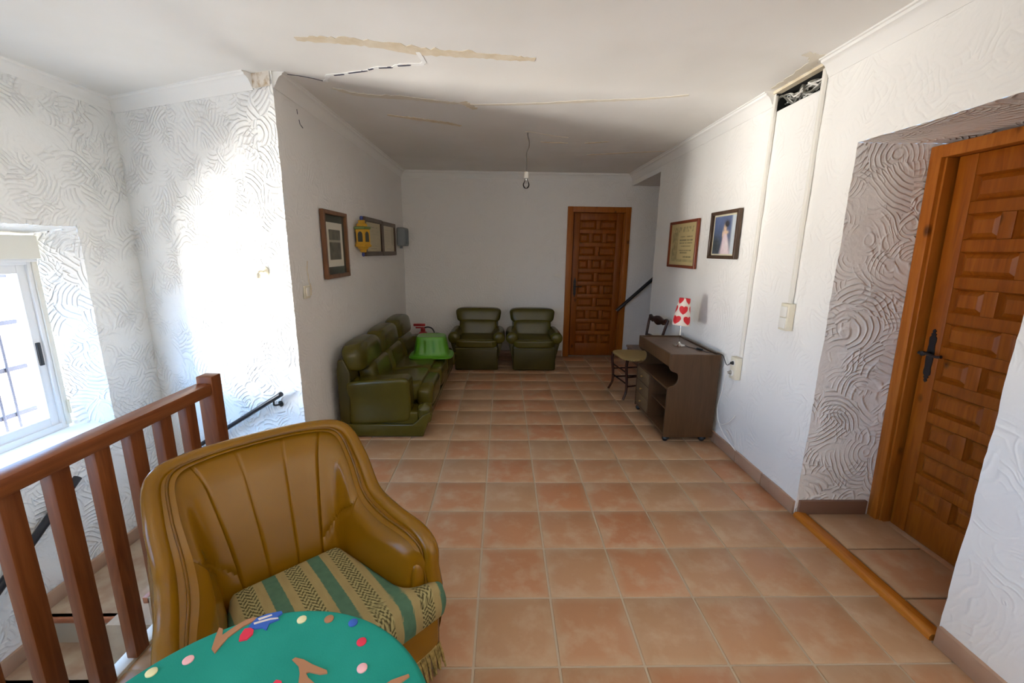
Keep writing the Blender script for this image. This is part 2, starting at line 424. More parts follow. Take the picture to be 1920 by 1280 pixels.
def b_right(bm):
    L = RE - YF
    patch(bm, (XR, YF, -.02), (0,1,0), (0,0,1), L, CEIL+.04, .03,
          [(AY0-YF, AY1-YF, -1, AZ+.02), (HOLE[0]-YF, HOLE[1]-YF, HOLE[2]+.02, HOLE[3]+.02)])
    # end face and return of the upper stair niche
    patch(bm, (XR, RE, -.02), (1,0,0), (0,0,1), 1.3, 2.47, .04)
    # header over the niche opening, and its soffit
    patch(bm, (XR, RE, 2.45), (0,1,0), (0,0,1), YB-RE, .17, .04)
    patch(bm, (XR, RE, 2.45), (0,1,0), (1,0,0), YB-RE, 1.3, .05)
    patch(bm, (XR+1.3, RE, -.02), (0,1,0), (0,0,1), YB-RE, 2.47, .06)
wall('wall_right', m_wall_r, b_right)
def b_alc(bm):
    patch(bm, (XR, AY1, -.02), (1,0,0), (0,0,1), ADX+.10, AZ+.02, .03)
    patch(bm, (XR, AY0, -.02), (1,0,0), (0,0,1), ADX+.10, AZ+.02, .03)
    patch(bm, (XR, AY0, AZ), (1,0,0), (0,1,0), ADX+.10, AY1-AY0, .025)
    patch(bm, (XR+ADX+.10, AY0, -.02), (0,1,0), (0,0,1), AY1-AY0, AZ+.02, .05)
wall('wall_alcove', m_alcove, b_alc, .004)
D1X0, D1X1, D1Z = .905, 1.80, 2.165              # back door outer frame
def b_back(bm):
    patch(bm, (XL-.04, YB, -.02), (1,0,0), (0,0,1), XR+1.36-XL, CEIL+.04, .04, [(D1X0+.03-XL+.04, D1X1-.03-XL+.04, -1, D1Z-.02)])
    patch(bm, (D1X0+.03, YB+.16, -.02), (1,0,0), (0,0,1), D1X1-D1X0-.06, D1Z, .1)
wall('wall_back', m_wall_b, b_back, .003)
def b_left(bm):
    patch(bm, (XL, YC, -2.8), (0,1,0), (0,0,1), YB-YC+.03, CEIL+2.82, .03)
wall('wall_left', m_wall_b, b_left, .004)
sdir = (SW - Vector((XL, YC, 0))); slen = sdir.length; sdir.normalize()
snor = Vector((sdir.y, -sdir.x, 0)) if Vector((sdir.y, -sdir.x, 0)).y < 0 else Vector((-sdir.y, sdir.x, 0))
def b_stair(bm): patch(bm, (XL, YC, -2.8), sdir, (0,0,1), slen+.06, CEIL+2.82, .03)
wall('wall_stair', m_wall_s, b_stair, .006)
XG = -3.18
def b_window(bm):
    zo = 2.8
    YS = SW.y+.05
    patch(bm, (XW+.008, YS, -zo), (0,-1,0), (0,0,1), YS-YF+.03, CEIL+zo+.02, .03, [(YS-3.04, YS-WIN_Y0+.05, WIN_Z0+zo, 1.67+zo), (YS-RW_Y1, YS-RW_Y0, RW_Z0+zo, RW_Z1+zo)])
    for yy in (RW_Y0, RW_Y1): patch(bm, (XW+.008, yy, RW_Z0), (-1,0,0), (0,0,1), .33, RW_Z1-RW_Z0, .06)
    for zz in (RW_Z0, RW_Z1): patch(bm, (XW+.008, RW_Y0, zz), (-1,0,0), (0,1,0), .33, RW_Y1-RW_Y0, .06)
    # reveals, splayed
    def quad(a, b, c, d, n, k):
        a, b, c, d = map(Vector, (a, b, c, d))
        V = [[bm.verts.new(a.lerp(b, i/n).lerp(d.lerp(c, i/n), j/k)) for j in range(k+1)] for i in range(n+1)]
        for i in range(n):
            for j in range(k): bm.faces.new((V[i][j], V[i+1][j], V[i+1][j+1], V[i][j+1]))
    x0, x1, y0, y1 = XW+.008, XG-.05, WIN_Y0-.05, 3.04
    ya, yb, zt = WIN_Y0, 2.985, 1.615
    quad((x0,y1,WIN_Z0), (x0,y1,1.67), (x1,yb,zt), (x1,yb,WIN_Z0), 48, 12)
    quad((x0,y0,WIN_Z0), (x0,y0,1.67), (x1,ya,zt), (x1,ya,WIN_Z0), 30, 8)
    quad((x0,y0,1.67), (x0,y1,1.67), (x1,yb,zt), (x1,ya,zt), 50, 8)
    quad((x0,y0,WIN_Z0), (x0,y1,WIN_Z0), (x1,yb,WIN_Z0-.0), (x1,ya,WIN_Z0-.0), 50, 8)
wall('wall_window', m_wall_s, b_window, .005)
def b_front(bm):
    patch(bm, (XW-.03, YF, -2.8), (1,0,0), (0,0,1), XR-XW+.06, CEIL+2.82, .08)
wall('wall_front', m_wall_r, b_front)

# ceiling: one sagging plaster sheet
def ceil_z(x, y):
    dl = (x+1.5)*(-.62) + (y-2.9)*(-.05) - (0 if y > 2.9 else (2.9-y)*.28)
    fold = -.010*max(0, dl) if y < 3.6 else 0
    return CEIL + fold - .004*math.exp(-(dl/.05)**2)*(1 if y < 2.9 else 0) - .012*math.exp(-((x-.2)**2/.9 + (y-3.4)**2/1.2)) + .003*noise.noise(Vector((x*2, y*2, 0)))
bm = bmesh.new()
grid_surf(bm, lambda a, b: Vector((-3.1+6.3*a, YF-.1+8.5*b, ceil_z(-3.1+6.3*a, YF-.1+8.5*b))), 100, 130)
ceiling = struct(link('ceiling', bm, m_ceil))
def cpatch(name, pts, w, m, dz=.002, jag=.3, seed=1):
    """a thin smear of filler along a line on the ceiling"""
    rd = random.Random(seed); bm = bmesh.new(); P = cr([(x, y, 0) for x, y in pts], 10) if len(pts) > 2 else [Vector((*pts[0],0)).lerp(Vector((*pts[1],0)), i/20) for i in range(21)]
    n = len(P); L = []; Rr = []
    for i, p in enumerate(P):
        t = (P[min(i+1, n-1)]-P[max(i-1, 0)]).normalized(); nn = Vector((-t.y, t.x, 0))
        ww = 1.25*w*(.55+.45*math.sin(math.pi*min(1, (i+1)/n*1.02)))*(1+rd.uniform(-jag, jag))*.5
        L.append(p+nn*ww); Rr.append(p-nn*ww*(1+rd.uniform(-jag, jag)))
    def V(p, d): return bm.verts.new((p.x, p.y, ceil_z(p.x, p.y)-d))
    a = [V(p, dz) for p in L]; b = [V(p, dz) for p in Rr]; c = [V(p, -.004) for p in L]; d = [V(p, -.004) for p in Rr]
    for i in range(n-1):
        bm.faces.new((a[i], a[i+1], b[i+1], b[i])); bm.faces.new((a[i], c[i], c[i+1], a[i+1])); bm.faces.new((b[i], b[i+1], d[i+1], d[i]))
    return link(name, bm, m, ceiling)
cpatch('filler_smear', [(-1.07,2.47),(-.9,2.475),(-.71,2.50),(-.45,2.57),(-.2,2.59),(.0,2.62),(.17,2.635)], .062, m_filler, seed=3)
cpatch('filler_smear', [(-1.15,3.15),(-1.0,3.27),(-.7,3.30),(-.45,3.36),(-.25,3.39)], .05, m_filler_pale, seed=4)
cpatch('filler_smear', [(-.30,3.34),(-.25,3.43),(-.22,3.50)], .05, m_filler, seed=5)
cpatch('filler_smear', [(-.25,3.40),(.1,3.36),(.58,3.27),(.95,3.22),(1.25,3.14)], .035, m_filler_pale, seed=6)
cpatch('filler_smear', [(-.93,3.70),(-.7,3.80),(-.5,3.88),(-.37,3.97)], .055, m_filler, seed=7)
cpatch('filler_smear', [(.36,4.47),(.63,4.51)], .03, m_filler, seed=8)
cpatch('filler_smear', [(.80,4.50),(1.02,4.42)], .03, m_filler, seed=9)
cpatch('filler_smear', [(.92,5.02),(1.3,4.90),(1.70,4.78)], .03, m_filler, seed=10)
cpatch('filler_smear', [(1.60,2.5),(1.70,2.56),(1.74,2.75),(1.74,3.0)], .05, m_filler_pale, seed=11)
# crack: white freshly broken edge with dark gaps
crk = [(-1.148,3.036),(-1.09,2.93),(-.98,2.90),(-.85,2.86),(-.76,2.80),(-.66,2.79),(-.60,2.745),(-.478,2.735),(-.455,2.70),(-.47,2.577)]
def poly_strip(name, pts, w, m, dz, seed):
    rd = random.Random(seed); bm = bmesh.new(); P = []
    for a, b in zip(pts, pts[1:]):
        for k in range(6): P.append(Vector((*a, 0)).lerp(Vector((*b, 0)), k/6))
    P.append(Vector((*pts[-1], 0))); n = len(P); a = []; b = []; ch = []; dh = []
    for i, p in enumerate(P):
        t = (P[min(i+1, n-1)]-P[max(i-1, 0)]).normalized(); nn = Vector((-t.y, t.x, 0)); ww = w*(.6+rd.random()*.7)*.5
        for lst, q, dd in ((a, p+nn*ww, dz), (b, p-nn*ww, dz), (ch, p+nn*ww, -.004), (dh, p-nn*ww, -.004)):
            lst.append(bm.verts.new((q.x, q.y, ceil_z(q.x, q.y)-dd)))
    for i in range(n-1):
        bm.faces.new((a[i], a[i+1], b[i+1], b[i])); bm.faces.new((a[i], ch[i], ch[i+1], a[i+1])); bm.faces.new((b[i], b[i+1], dh[i+1], dh[i]))
    return link(name, bm, m, ceiling)
poly_strip('crack_edge', crk, .024, m_white, .0025, 2)
for s in ([(-1.05,2.925),(-.98,2.905)], [(-.95,2.888),(-.82,2.845)], [(-.81,2.83),(-.775,2.81)], [(-.74,2.80),(-.655,2.785)], [(-.62,2.76),(-.54,2.742)]):
    poly_strip('crack_gap', s, .011, m_crack, .0045, 5)
poly_strip('hairline_crack', [(-1.36,2.93),(-1.28,2.945),(-1.2,2.99),(-1.148,3.036)], .006, m_crack, .002, 3)
poly_strip('hairline_crack', [(.19,4.09),(.24,4.10),(.45,4.22),(.6,4.28)], .006, m_filler, .002, 3)

# cornices
def cornice(name, p0, p1, nrm, sides=1):
    """moulding along p0-p1 (ceiling line on the wall face); nrm points into the room"""
    prof = [(0,.092),(.010,.092),(.014,.080),(.020,.074),(.026,.060),(.040,.036),(.052,.026),(.062,.022),(.066,.010),(.076,.008),(.080,-.012),(0,-.012)]
    p0, p1, nrm = Vector(p0), Vector(p1), Vector(nrm).normalized(); bm = bmesh.new(); A = []; Bb = []
    for d, z in prof:
        A.append(bm.verts.new(p0 + nrm*(d-.006) + Vector((0,0,-z)))); Bb.append(bm.verts.new(p1 + nrm*(d-.006) + Vector((0,0,-z))))
    n = len(prof); bm.faces.new(A); bm.faces.new(Bb[::-1])
    for i in range(n): bm.faces.new((A[i], A[(i+1)%n], Bb[(i+1)%n], Bb[i]))
    return struct(link(name, bm, m_trim, smooth=35))
cornice('trim_1', (XR, 3.05, CEIL), (XR, YB, CEIL), (-1,0,0))
cornice('trim_2', (XR, YF, CEIL), (XR, 2.56, CEIL), (-1,0,0))
cornice('trim_3', (XL, YC+.01, CEIL), (XL, YB, CEIL), (1,0,0))
cornice('trim_4', (XL, YB, CEIL), (XR, YB, CEIL), (0,-1,0))
s0 = Vector((XL, YC, CEIL)) + sdir*.16; s1 = Vector((XL, YC, CEIL)) + sdir*(slen+.03)
cornice('trim_5', s0, s1, snor)
cornice('trim_6', (XW, SW.y+.02, CEIL), (XW, YF, CEIL), (1,0,0))
# raw stained gap where the cornice has fallen off the corner
bm = bmesh.new()
g0 = Vector((XL, YC, CEIL-.085)) + sdir*.012; g1 = Vector((XL, YC, CEIL-.085)) + sdir*.16
grid_surf(bm, lambda a, b: g0.lerp(g1, a) + Vector((0,0,.09*b)) + snor*(.006+.004*noise.noise(Vector((a*9, b*7, 3)))), 16, 8)
mg = mat('raw_plaster', (.6,.5,.4), .9); N = NT(mg); N.l(N.ramp(N.noise(N.coord(), 22, 4).outputs['Fac'], (.35, (.42,.30,.17)), (.55, (.72,.66,.58))), N.b.inputs['Base Color'])
struct(link('trim_7', bm, mg))

# cavity broken into the right wall, with old cables
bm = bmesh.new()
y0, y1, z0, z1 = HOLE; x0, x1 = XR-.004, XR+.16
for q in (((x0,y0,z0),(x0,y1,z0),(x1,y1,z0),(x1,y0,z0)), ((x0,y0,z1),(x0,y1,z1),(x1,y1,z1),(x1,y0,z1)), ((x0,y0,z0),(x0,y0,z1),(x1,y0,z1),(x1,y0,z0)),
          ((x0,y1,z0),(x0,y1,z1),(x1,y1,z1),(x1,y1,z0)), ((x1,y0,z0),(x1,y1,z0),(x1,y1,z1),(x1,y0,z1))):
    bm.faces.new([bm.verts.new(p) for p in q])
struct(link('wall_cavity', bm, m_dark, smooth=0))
bm = bmesh.new()
prism(bm, [(XR-.012,2.582),(XR+.03,2.582),(XR+.03,2.602),(XR-.012,2.602)], HOLE[0]-.01, HOLE[1]+.02, 'xz')
struct(link('trim_8', bm, m_filler, smooth=0))
cb = thing('cable_bundle', 'tangle of old grey cables in the dark broken hole under the ceiling', 'cables', (XR, 2.80, 2.475))
rd = random.Random(4)
for i in range(9):
    pts = [(.03+rd.random()*.08, -.20+.4*k/6+rd.uniform(-.04,.04), .008+rd.random()*.085) for k in range(7)]
    if i % 3 == 0: pts = [(p[0]-.05, p[1], p[2]) for p in pts]
    bm = bmesh.new(); tube(bm, cr(pts, 5), .0035+rd.random()*.003, 6); link('cable', bm, m_copper if i % 2 else m_cordw, cb)

# ------------------------------------------------------------------ floor
TX, TY, T = -.43103, 4.95315, .33
bm = bmesh.new()
def slab(x0, x1, y0, y1, z0=-.14, z1=-.0045): box(bm, x0, x1, y0, y1, z0, z1)
slab(XL-.035, XR+.04, YF-.05, YC); slab(XL-.05, XR+.04, YC, YB+.05); slab(XR+.04, XR+ADX+.12, AY0-.02, AY1+.02); slab(XR+.04, XR+1.35, RE-.05, YB+.05); slab(D1X0, D1X1, YB+.05, YB+.2)
floor = struct(link('floor', bm, m_grout, smooth=0))
tile_cache = {}
def tile_mesh(w, d):
    k = (round(w, 3), round(d, 3))
    if k not in tile_cache:
        b = bmesh.new(); box(b, -w/2, w/2, -d/2, d/2, -.012, 0, .0035, 2)
        me = bpy.data.meshes.new('tile'); b.to_mesh(me); b.free(); me.materials.append(m_tile)
        for p in me.polygons: p.use_smooth = True
        me.set_sharp_from_angle(angle=R(50)); tile_cache[k] = me
    return tile_cache[k]
J = .009
def lay(x0, x1, y0, y1, z=0.0, parent=floor):
    cset = range(int(math.floor((x0-TX)/T)), int(math.ceil((x1-TX)/T)))
    rset = range(int(math.floor((y0-TY)/T)), int(math.ceil((y1-TY)/T)))
    for c in cset:
        for r_ in rset:
            a0, a1 = max(x0, TX+c*T+J/2), min(x1, TX+(c+1)*T-J/2); b0, b1 = max(y0, TY+r_*T+J/2), min(y1, TY+(r_+1)*T-J/2)
            if a1-a0 < .02 or b1-b0 < .02: continue
            linkme('tile', tile_mesh(a1-a0, b1-b0), parent, ((a0+a1)/2, (b0+b1)/2, z+random.uniform(-.0008,.0008)), (random.uniform(-.002,.002), random.uniform(-.002,.002), 0))
lay(XL+.012, XR-.012, YF+.02, YB-.01)
lay(XR-.011, XR+1.28, RE+.01, YB-.01)
# alcove floor: a raised row of tiles behind a wooden nosing
for y0_, y1_ in ((1.42,1.62),(1.63,1.95),(1.96,2.265)):
    linkme('tile', tile_mesh(.40, y1_-y0_), floor, (XR+.075+.20, (y0_+y1_)/2, .012))
linkme('tile', tile_mesh(.20, .845), floor, (XR+.48+.10, 1.843, .006))

# baseboards
def baseboard(name, p0, p1, nrm, h=.075, m=m_base, z0=0, pl=.33, off=0.0):
    p0, p1, nrm = Vector(p0), Vector(p1), Vector(nrm); L = (p1-p0).length; d = (p1-p0).normalized()
    root = bpy.data.objects.new(name, None); C.objects.link(root); struct(root)
    t = off - pl if off else 0
    while t < L - .01:
        a, b = max(0, t), min(L, t+pl-.006); t += pl
        if b-a < .015: continue
        bm = bmesh.new(); box(bm, -(b-a)/2, (b-a)/2, -.012, .012, 0, h, .003, 2)
        o = link('tile', bm, m, root)
        o.location = p0 + d*((a+b)/2) + nrm*(.004+random.uniform(0,.0015)) + Vector((0,0,z0)); o.rotation_euler = (0, 0, math.atan2(d.y, d.x))
    return root
baseboard('baseboard_right', (XR, AY1+.005, 0), (XR, RE, 0), (-1,0,0), .088)
baseboard('baseboard_near', (XR, AY0-.005, 0), (XR, YF, 0), (-1,0,0), .088)
baseboard('baseboard_left', (XL, YC+.02, 0), (XL, YB, 0), (1,0,0), .088)
baseboard('baseboard_back', (XL, YB, 0), (D1X0-.005, YB, 0), (0,-1,0), .088)
baseboard('baseboard_alcove', (XR+.012, AY1, 0), (XR+ADX-.03, AY1, 0), (0,-1,0), .10, m_based, .0, .42)
# wooden nosing of the alcove
bm = bmesh.new(); prism(bm, [(XR-.016,-.004),(XR+.055,-.004),(XR+.055,.020),(XR+.02,.028),(XR-.008,.026),(XR-.016,.016)], AY0+.012, AY1-.012, 'xz')
struct(link('trim_9', bm, m_sillwood, smooth=60))

# upper stair steps in the niche by the back door
st = bpy.data.objects.new('stairs_upper', None); C.objects.link(st); st['kind'] = 'structure'
for i in range(4):
    x0 = 1.88 + i*.28
    bm = B(x0, XR+1.29, RE+.012, YB-.012, .19*i, .19*(i+1)-.03); link('riser', bm, m_based, st, 0)
    bm = B(x0-.02, XR+1.29, RE+.012, YB-.012, .19*(i+1)-.03, .19*(i+1), .006); link('tread', bm, m_base, st)

# stairs down behind the railing
sd = bpy.data.objects.new('stairs_down', None); C.objects.link(sd); sd['kind'] = 'structure'
def sl_y(x):  return YC + (x-XL)*(sdir.y/sdir.x) - .01
m_nose = wood('nosing_wood', (.42,.15,.07), (.34,.11,.05), (.5,.2,.1), .35, axis=0)
m_tread = mat('stair_tile', (.42,.30,.20), .4); N = NT(m_tread); N.l(N.ramp(N.noise(N.coord(), 7, 4).outputs['Fac'], (.35, (.36,.23,.15)), (.65, (.47,.37,.26))), N.b.inputs['Base Color'])
m_riser = mat('riser_tile', (.36,.31,.24), .5)
TOPX = XL-.035
for i in range(4):                                    # first flight, going left
    z = -.18*(i+1); xa = TOPX - .26*i; xb = TOPX - .26*(i+1) if i < 3 else XW+.02
    ylo = 2.05 if i < 3 else 2.29
    bm = bmesh.new()
    prism(bm, [(xb, ylo), (xa, ylo), (xa, sl_y(xa)), (xb, sl_y(xb))], z-.5, z, 'xy'); link('tread', bm, m_tread, sd, 0)
    if i < 3:
        bm = B(xa-.03, xa+.012, 2.05, sl_y(xa)-.02, z+.14, z+.18, .006); link('nosing', bm, m_nose, sd)
for i in range(8):                                    # second flight, towards the camera along the window wall
    z = -.72-.19*(i+1); ya = 2.29-.27*i; yb = 2.29-.27*(i+1)
    bm = B(XW+.015, TOPX-.02, yb if i < 7 else YF+.05, ya, z-.4, z); link('tread', bm, m_tread, sd, 0)
    bm = B(XW+.015, TOPX-.02, ya-.012, ya+.03, z+.15, z+.19, .006); link('nosing', bm, m_nose, sd)
    bm = B(XW+.015, TOPX-.02, ya-.004, ya, z, z+.15); link('riser', bm, m_riser, sd, 0)
# stepped tile skirting along the window wall
for i in range(9):
    z = -.72-.19*i; ya = 3.45 if i == 0 else 2.29-.27*(i-1); yb = 2.29-.27*i
    bm = B(XW+.01, XW+.03, yb, ya, z, z+.10, .003); link('skirting_tile', bm, m_base, sd)
# well wall under the floor edge
bm = bmesh.new(); patch(bm, (XL-.036, YF, -2.8), (0,1,0), (0,0,1), YC-YF, 2.80, .06); wob(bm, .002)
struct(link('wall_well', bm, m_wall_s))
bm = B(XL-.045, XL+.012, YF+.02, YC-.03, -.06, .012, .006); struct(link('trim_10', bm, m_plastic2))

# ------------------------------------------------------------------ doors
def pine_door(name, W, Hh, fw, label_handle, mirror=False):
    """local: x across 0..W (outer frame), y: 0 front of frame, +y into the wall, z up"""
    root = bpy.data.objects.new(name, None); C.objects.link(root); struct(root)
    bm = bmesh.new(); box(bm, 0, fw, -.012, .11, 0, Hh, .005); link('door_frame', bm, m_doorframe, root)
    bm = bmesh.new(); box(bm, W-fw, W, -.012, .11, 0, Hh, .005); link('door_frame', bm, m_doorframe, root)
    bm = bmesh.new(); box(bm, fw-.002, W-fw+.002, -.0115, .11, Hh-fw, Hh-.001, .005); link('door_frame', bm, m_doorframe, root)
    for xa, xb in ((fw, fw+.012), (W-fw-.012, W-fw)):
        bm = B(xa, xb, .008, .11, 0, Hh-fw, .003); link('door_stop', bm, m_doorframe, root)
    link('gap_backing', B(.03, W-.03, .100, .112, 0, Hh-.03), m_door, root, 0)  # wood sheet added behind the leaf so its gaps show dark like shade
    # leaf
    lx0, lx1, lz0, lz1 = fw+.026, W-fw-.014, .008, Hh-fw-.001
    st_w, mun = .088, .060; yf = .055; yb = .095; rail = .058
    ix0, ix1 = lx0+st_w, lx1-st_w
    nrow = 10; top, bot = .10, .19
    ph = (lz1-lz0-top-bot-rail*(nrow-1))/nrow
    leaf = link('door_leaf', B(lx0, lx1, yf+.024, yb, lz0, lz1), m_door, root, 0)
    for xa, xb in ((lx0, ix0), (ix1, lx1)): link('stile', B(xa, xb, yf, yf+.03, lz0, lz1, .004), m_door, leaf)
    link('rail', B(ix0, ix1, yf+.001, yf+.03, lz1-top, lz1, .004), m_door, leaf); link('rail', B(ix0, ix1, yf+.001, yf+.03, lz0, lz0+bot, .004), m_door, leaf)
    z = lz1-top
    for rw in range(nrow):
        z1 = z; z0 = z-ph; z = z0-rail
        if rw < nrow-1: link('rail', B(ix0, ix1, yf+.001, yf+.03, z0-rail, z0, .004), m_door, leaf)
        k = 2 if rw % 2 == 0 else 3
        pw = (ix1-ix0-mun*(k-1))/k
        for j in range(k):
            a = ix0+j*(pw+mun); b = a+pw
            if j < k-1: link('muntin', B(b, b+mun, yf-.002, yf+.03, z0, z1, .004), m_door, leaf)
            # raised and fielded panel
            bm = bmesh.new(); e1, e2 = .010, .030
            R0 = [(a, z0), (b, z0), (b, z1), (a, z1)]
            def ring(e, y): return [bm.verts.new((a+e, y, z0+e)), bm.verts.new((b-e, y, z0+e)), bm.verts.new((b-e, y, z1-e)), bm.verts.new((a+e, y, z1-e))]
            r0 = ring(0, yf+.004); r1 = ring(e1, yf+.022); r2 = ring(e2, yf+.008)
            for p, q in ((r0, r1), (r1, r2)):
                for i in range(4): bm.faces.new((p[i], p[(i+1)%4], q[(i+1)%4], q[i]))
            bm.faces.new(r2); link('panel', bm, m_door, leaf, 20)
    # wrought iron handle: plate with forked ends, knob bar
    hx = (lx0 if not mirror else lx1-.0) + (.045 if not mirror else -.045); hz = 1.03
    hd = bpy.data.objects.new('door_handle', None); C.objects.link(hd); hd.parent = root; hd.location = (hx, yf, hz)
    bm = bmesh.new()
    pl = [(0,-.145),(.010,-.135),(.005,-.125),(.014,-.118),(.009,-.110),(.018,-.100),(.019,-.085),(.016,-.06),(.019,-.03),(.019,.03),(.016,.06),(.019,.085),(.018,.100),(.009,.110),(.014,.118),(.005,.125),(.010,.135),(0,.145)]
    poly = pl + [(-x, zz) for x, zz in pl[-2:0:-1]]
    prism(bm, poly, -.004, .002, 'xz'); link('handle_plate', bm, m_iron, hd, 30)
    bm = bmesh.new(); lathe(bm, [(.009,0),(.009,-.035),(.013,-.04),(.013,-.05),(0,-.052)], (0,0,.015), 12, 'y')
    s = -1 if mirror else 1
    tube(bm, cr([(0,-.045,.015),(s*.03,-.047,.018),(s*.07,-.045,.013),(s*.095,-.043,.018)], 5), [.007]*15+[.009], 8)
    tube(bm, [(0,-.045,.015),(-s*.02,-.045,.015)], [.007,.009], 8)
    link('lever', bm, m_iron, hd)
    return root
d1 = pine_door('door_1', D1X1-D1X0, D1Z, .078, '', False); d1.location = (D1X0, YB-.012, 0)
d2 = pine_door('door_2', .90, 2.09, .062, '', False)
# frame set in the alcove, facing -x, latch side away from the camera; the old frame leans a little into the room
d2.matrix_world = Matrix.Translation((XR+ADX-.005, AY1-.004, .004)) @ Matrix.Rotation(R(-1.7), 4, 'Y') @ Matrix.Rotation(R(-90), 4, 'Z')

# ------------------------------------------------------------------ window in the stairwell
wn = bpy.data.objects.new('window_1', None); C.objects.link(wn); struct(wn)
fy0, fy1, fz0, fz1 = WIN_Y0+.005, 2.962, WIN_Z0+.012, 1.46
bm = bmesh.new()
for a in ((XG-.05, XG+.03, fy0, fy0+.045, fz0, fz1), (XG-.05, XG+.03, fy1-.045, fy1, fz0, fz1), (XG-.05, XG+.03, fy0+.044, fy1-.044, fz0, fz0+.045), (XG-.05, XG+.03, fy0+.044, fy1-.044, fz1-.04, fz1)):
    box(bm, *a, .004)
link('outer_frame', bm, m_alu, wn)
bm = B(XG+.03, XG+.042, fy1-.02, fy1+.012, fz0+.02, fz1, .003); link('shutter_guide', bm, m_box, wn)
mid = (fy0+fy1)/2
for (a, b, dx) in ((fy0+.04, mid+.03, -.03), (mid-.03, fy1-.04, .0)):
    bm = bmesh.new(); xs0, xs1 = XG+dx-.012, XG+dx+.014; s = .06
    for q in ((xs0, xs1, a, a+s, fz0+.04, fz1-.036), (xs0, xs1, b-s, b, fz0+.04, fz1-.036), (xs0, xs1, a+s-.001, b-s+.001, fz0+.04, fz0+.105), (xs0, xs1, a+s-.001, b-s+.001, fz1-.095, fz1-.036)):
        box(bm, *q, .004)
    sash = link('sash', bm, m_alu, wn)
    bm = bmesh.new(); bm.faces.new([bm.verts.new(p) for p in ((XG+dx, a+s-.005, fz0+.10), (XG+dx, b-s+.005, fz0+.10), (XG+dx, b-s+.005, fz1-.09), (XG+dx, a+s-.005, fz1-.09))])
    link('glass_pane', bm, m_glass, sash, 0)
bm = B(XG+.010, XG+.024, fy1-.088, fy1-.062, .74, .90, .004); link('latch', bm, m_black, wn)
bm = B(XG-.03, XG+.075, fy0, fy1+.012, fz1, 1.612, .006); link('shutter_box', bm, m_box, wn)
bm = B(XG-.03, XG+.06, fy0, fy1, fz1-.02, fz1+.001, .003); link('shutter_slot', bm, m_alu, wn)
bm = B(XG-.1, XW+.03, WIN_Y0-.03, 3.02, WIN_Z0-.03, WIN_Z0+.012, .004); link('window_sill', bm, m_white, wn)
bm = B(XG+.043, XG+.052, fy1+.0, fy1+.016, .36, .46, .002); link('strap_guide', bm, m_plastic, wn)
# iron grille outside
gr = thing('window_grille', 'pale painted iron bar grille outside the stairwell window', 'grille', (XG-.22, (fy0+fy1)/2, WIN_Z0))
m_gr = mat('grille_paint', (.075,.07,.085), .6)
hw = (fy1-fy0)/2
for k in range(14):
    y = -hw+.08 + k*(2*hw-.16)/13
    bm = bmesh.new(); tube(bm, [(0, y, -.05), (0, y, 1.40)], .008, 8); link('bar', bm, m_gr, gr)
for z in (.12, .44, .76, 1.08):
    bm = B(-.018, -.006, -hw-.05, hw+.05, z, z+.03); link('crossbar', bm, m_gr, gr, 0)
# second window (behind the camera)
w2 = bpy.data.objects.new('window_2', None); C.objects.link(w2); struct(w2)
bm = bmesh.new(); ym = (RW_Y0+RW_Y1)/2
for a in ((RW_Y0, RW_Y0+.06), (RW_Y1-.06, RW_Y1), (ym-.04, ym+.04)): box(bm, XG-.04, XG+.02, a[0], a[1], RW_Z0, RW_Z1)
for a in ((RW_Z0, RW_Z0+.06), (RW_Z1-.06, RW_Z1)): box(bm, XG-.039, XG+.019, RW_Y0, RW_Y1, a[0], a[1])
link('outer_frame', bm, m_alu, w2, 0)
bm = bmesh.new(); bm.faces.new([bm.verts.new(p) for p in ((XG-.01, RW_Y0, RW_Z0), (XG-.01, RW_Y1, RW_Z0), (XG-.01, RW_Y1, RW_Z1), (XG-.01, RW_Y0, RW_Z1))]); link('glass_pane', bm, m_glass, w2, 0)

# ------------------------------------------------------------------ railing
RX = -1.405
rl = thing('stair_railing', 'reddish brown wooden railing with square balusters along the stairwell edge', 'railing', (RX, 1.2, 0))
def rb(name, x0, x1, y0, y1, z0, z1, bev, m=m_rail):
    return link(name, B(x0-RX, x1-RX, y0-1.2, y1-1.2, z0, z1, bev), m, rl)
rb('newel_post', RX-.038, RX+.036, 1.945, 2.015, .012, .955, .006)
rb('newel_post', RX-.038, RX+.036, -.60, -.53, .012, .955, .006)
rb('handrail', RX-.042, RX+.034, -.53, 1.945, .865, .925, .012, m_raillong)
yb_ = [1.815-.142*k for k in range(17)]
for y in yb_:
    if y > -.5: rb('baluster', RX-.020, RX+.020, y-.028, y+.030, .012, .868, .003)

# ------------------------------------------------------------------ handrails on the stair walls
hr = thing('stair_handrail', 'black metal handrail with bracket sloping down the stairwell end wall', 'handrail', (-1.53, 2.93, 0))
def onwall(t, off, z): # point along the stairwell wall
    p = Vector((XL, YC, 0)) + sdir*t + snor*off; return Vector((p.x+1.53, p.y-2.93, z))
bm = bmesh.new(); P0 = onwall(.13, .06, .545); P1 = onwall(1.35, .06, -.17)
tube(bm, [P0, P1], .017, 12); link('rail', bm, m_ironrail, hr)
for t in (.21, 1.1):
    z = .545-(t-.13)*.586
    bm = bmesh.new(); tube(bm, cr([onwall(t, .06, z-.015), onwall(t, .06, z-.045), onwall(t, .03, z-.055), onwall(t, .0, z-.055)], 5), .007, 8)
    lathe(bm, [(0,.0),(.022,.0),(.022,.006),(0,.006)], (0,0,0), 14, 'y', mtx=Matrix.Translation(onwall(t, .002, z-.055)) @ Matrix.Rotation(math.atan2(sdir.y, sdir.x), 4, 'Z'))
    link('bracket', bm, m_iron, hr)
hr2 = thing('stair_handrail', 'black flat handrail on the window wall seen low through the balusters', 'handrail', (XW+.06, 2.4, 0))
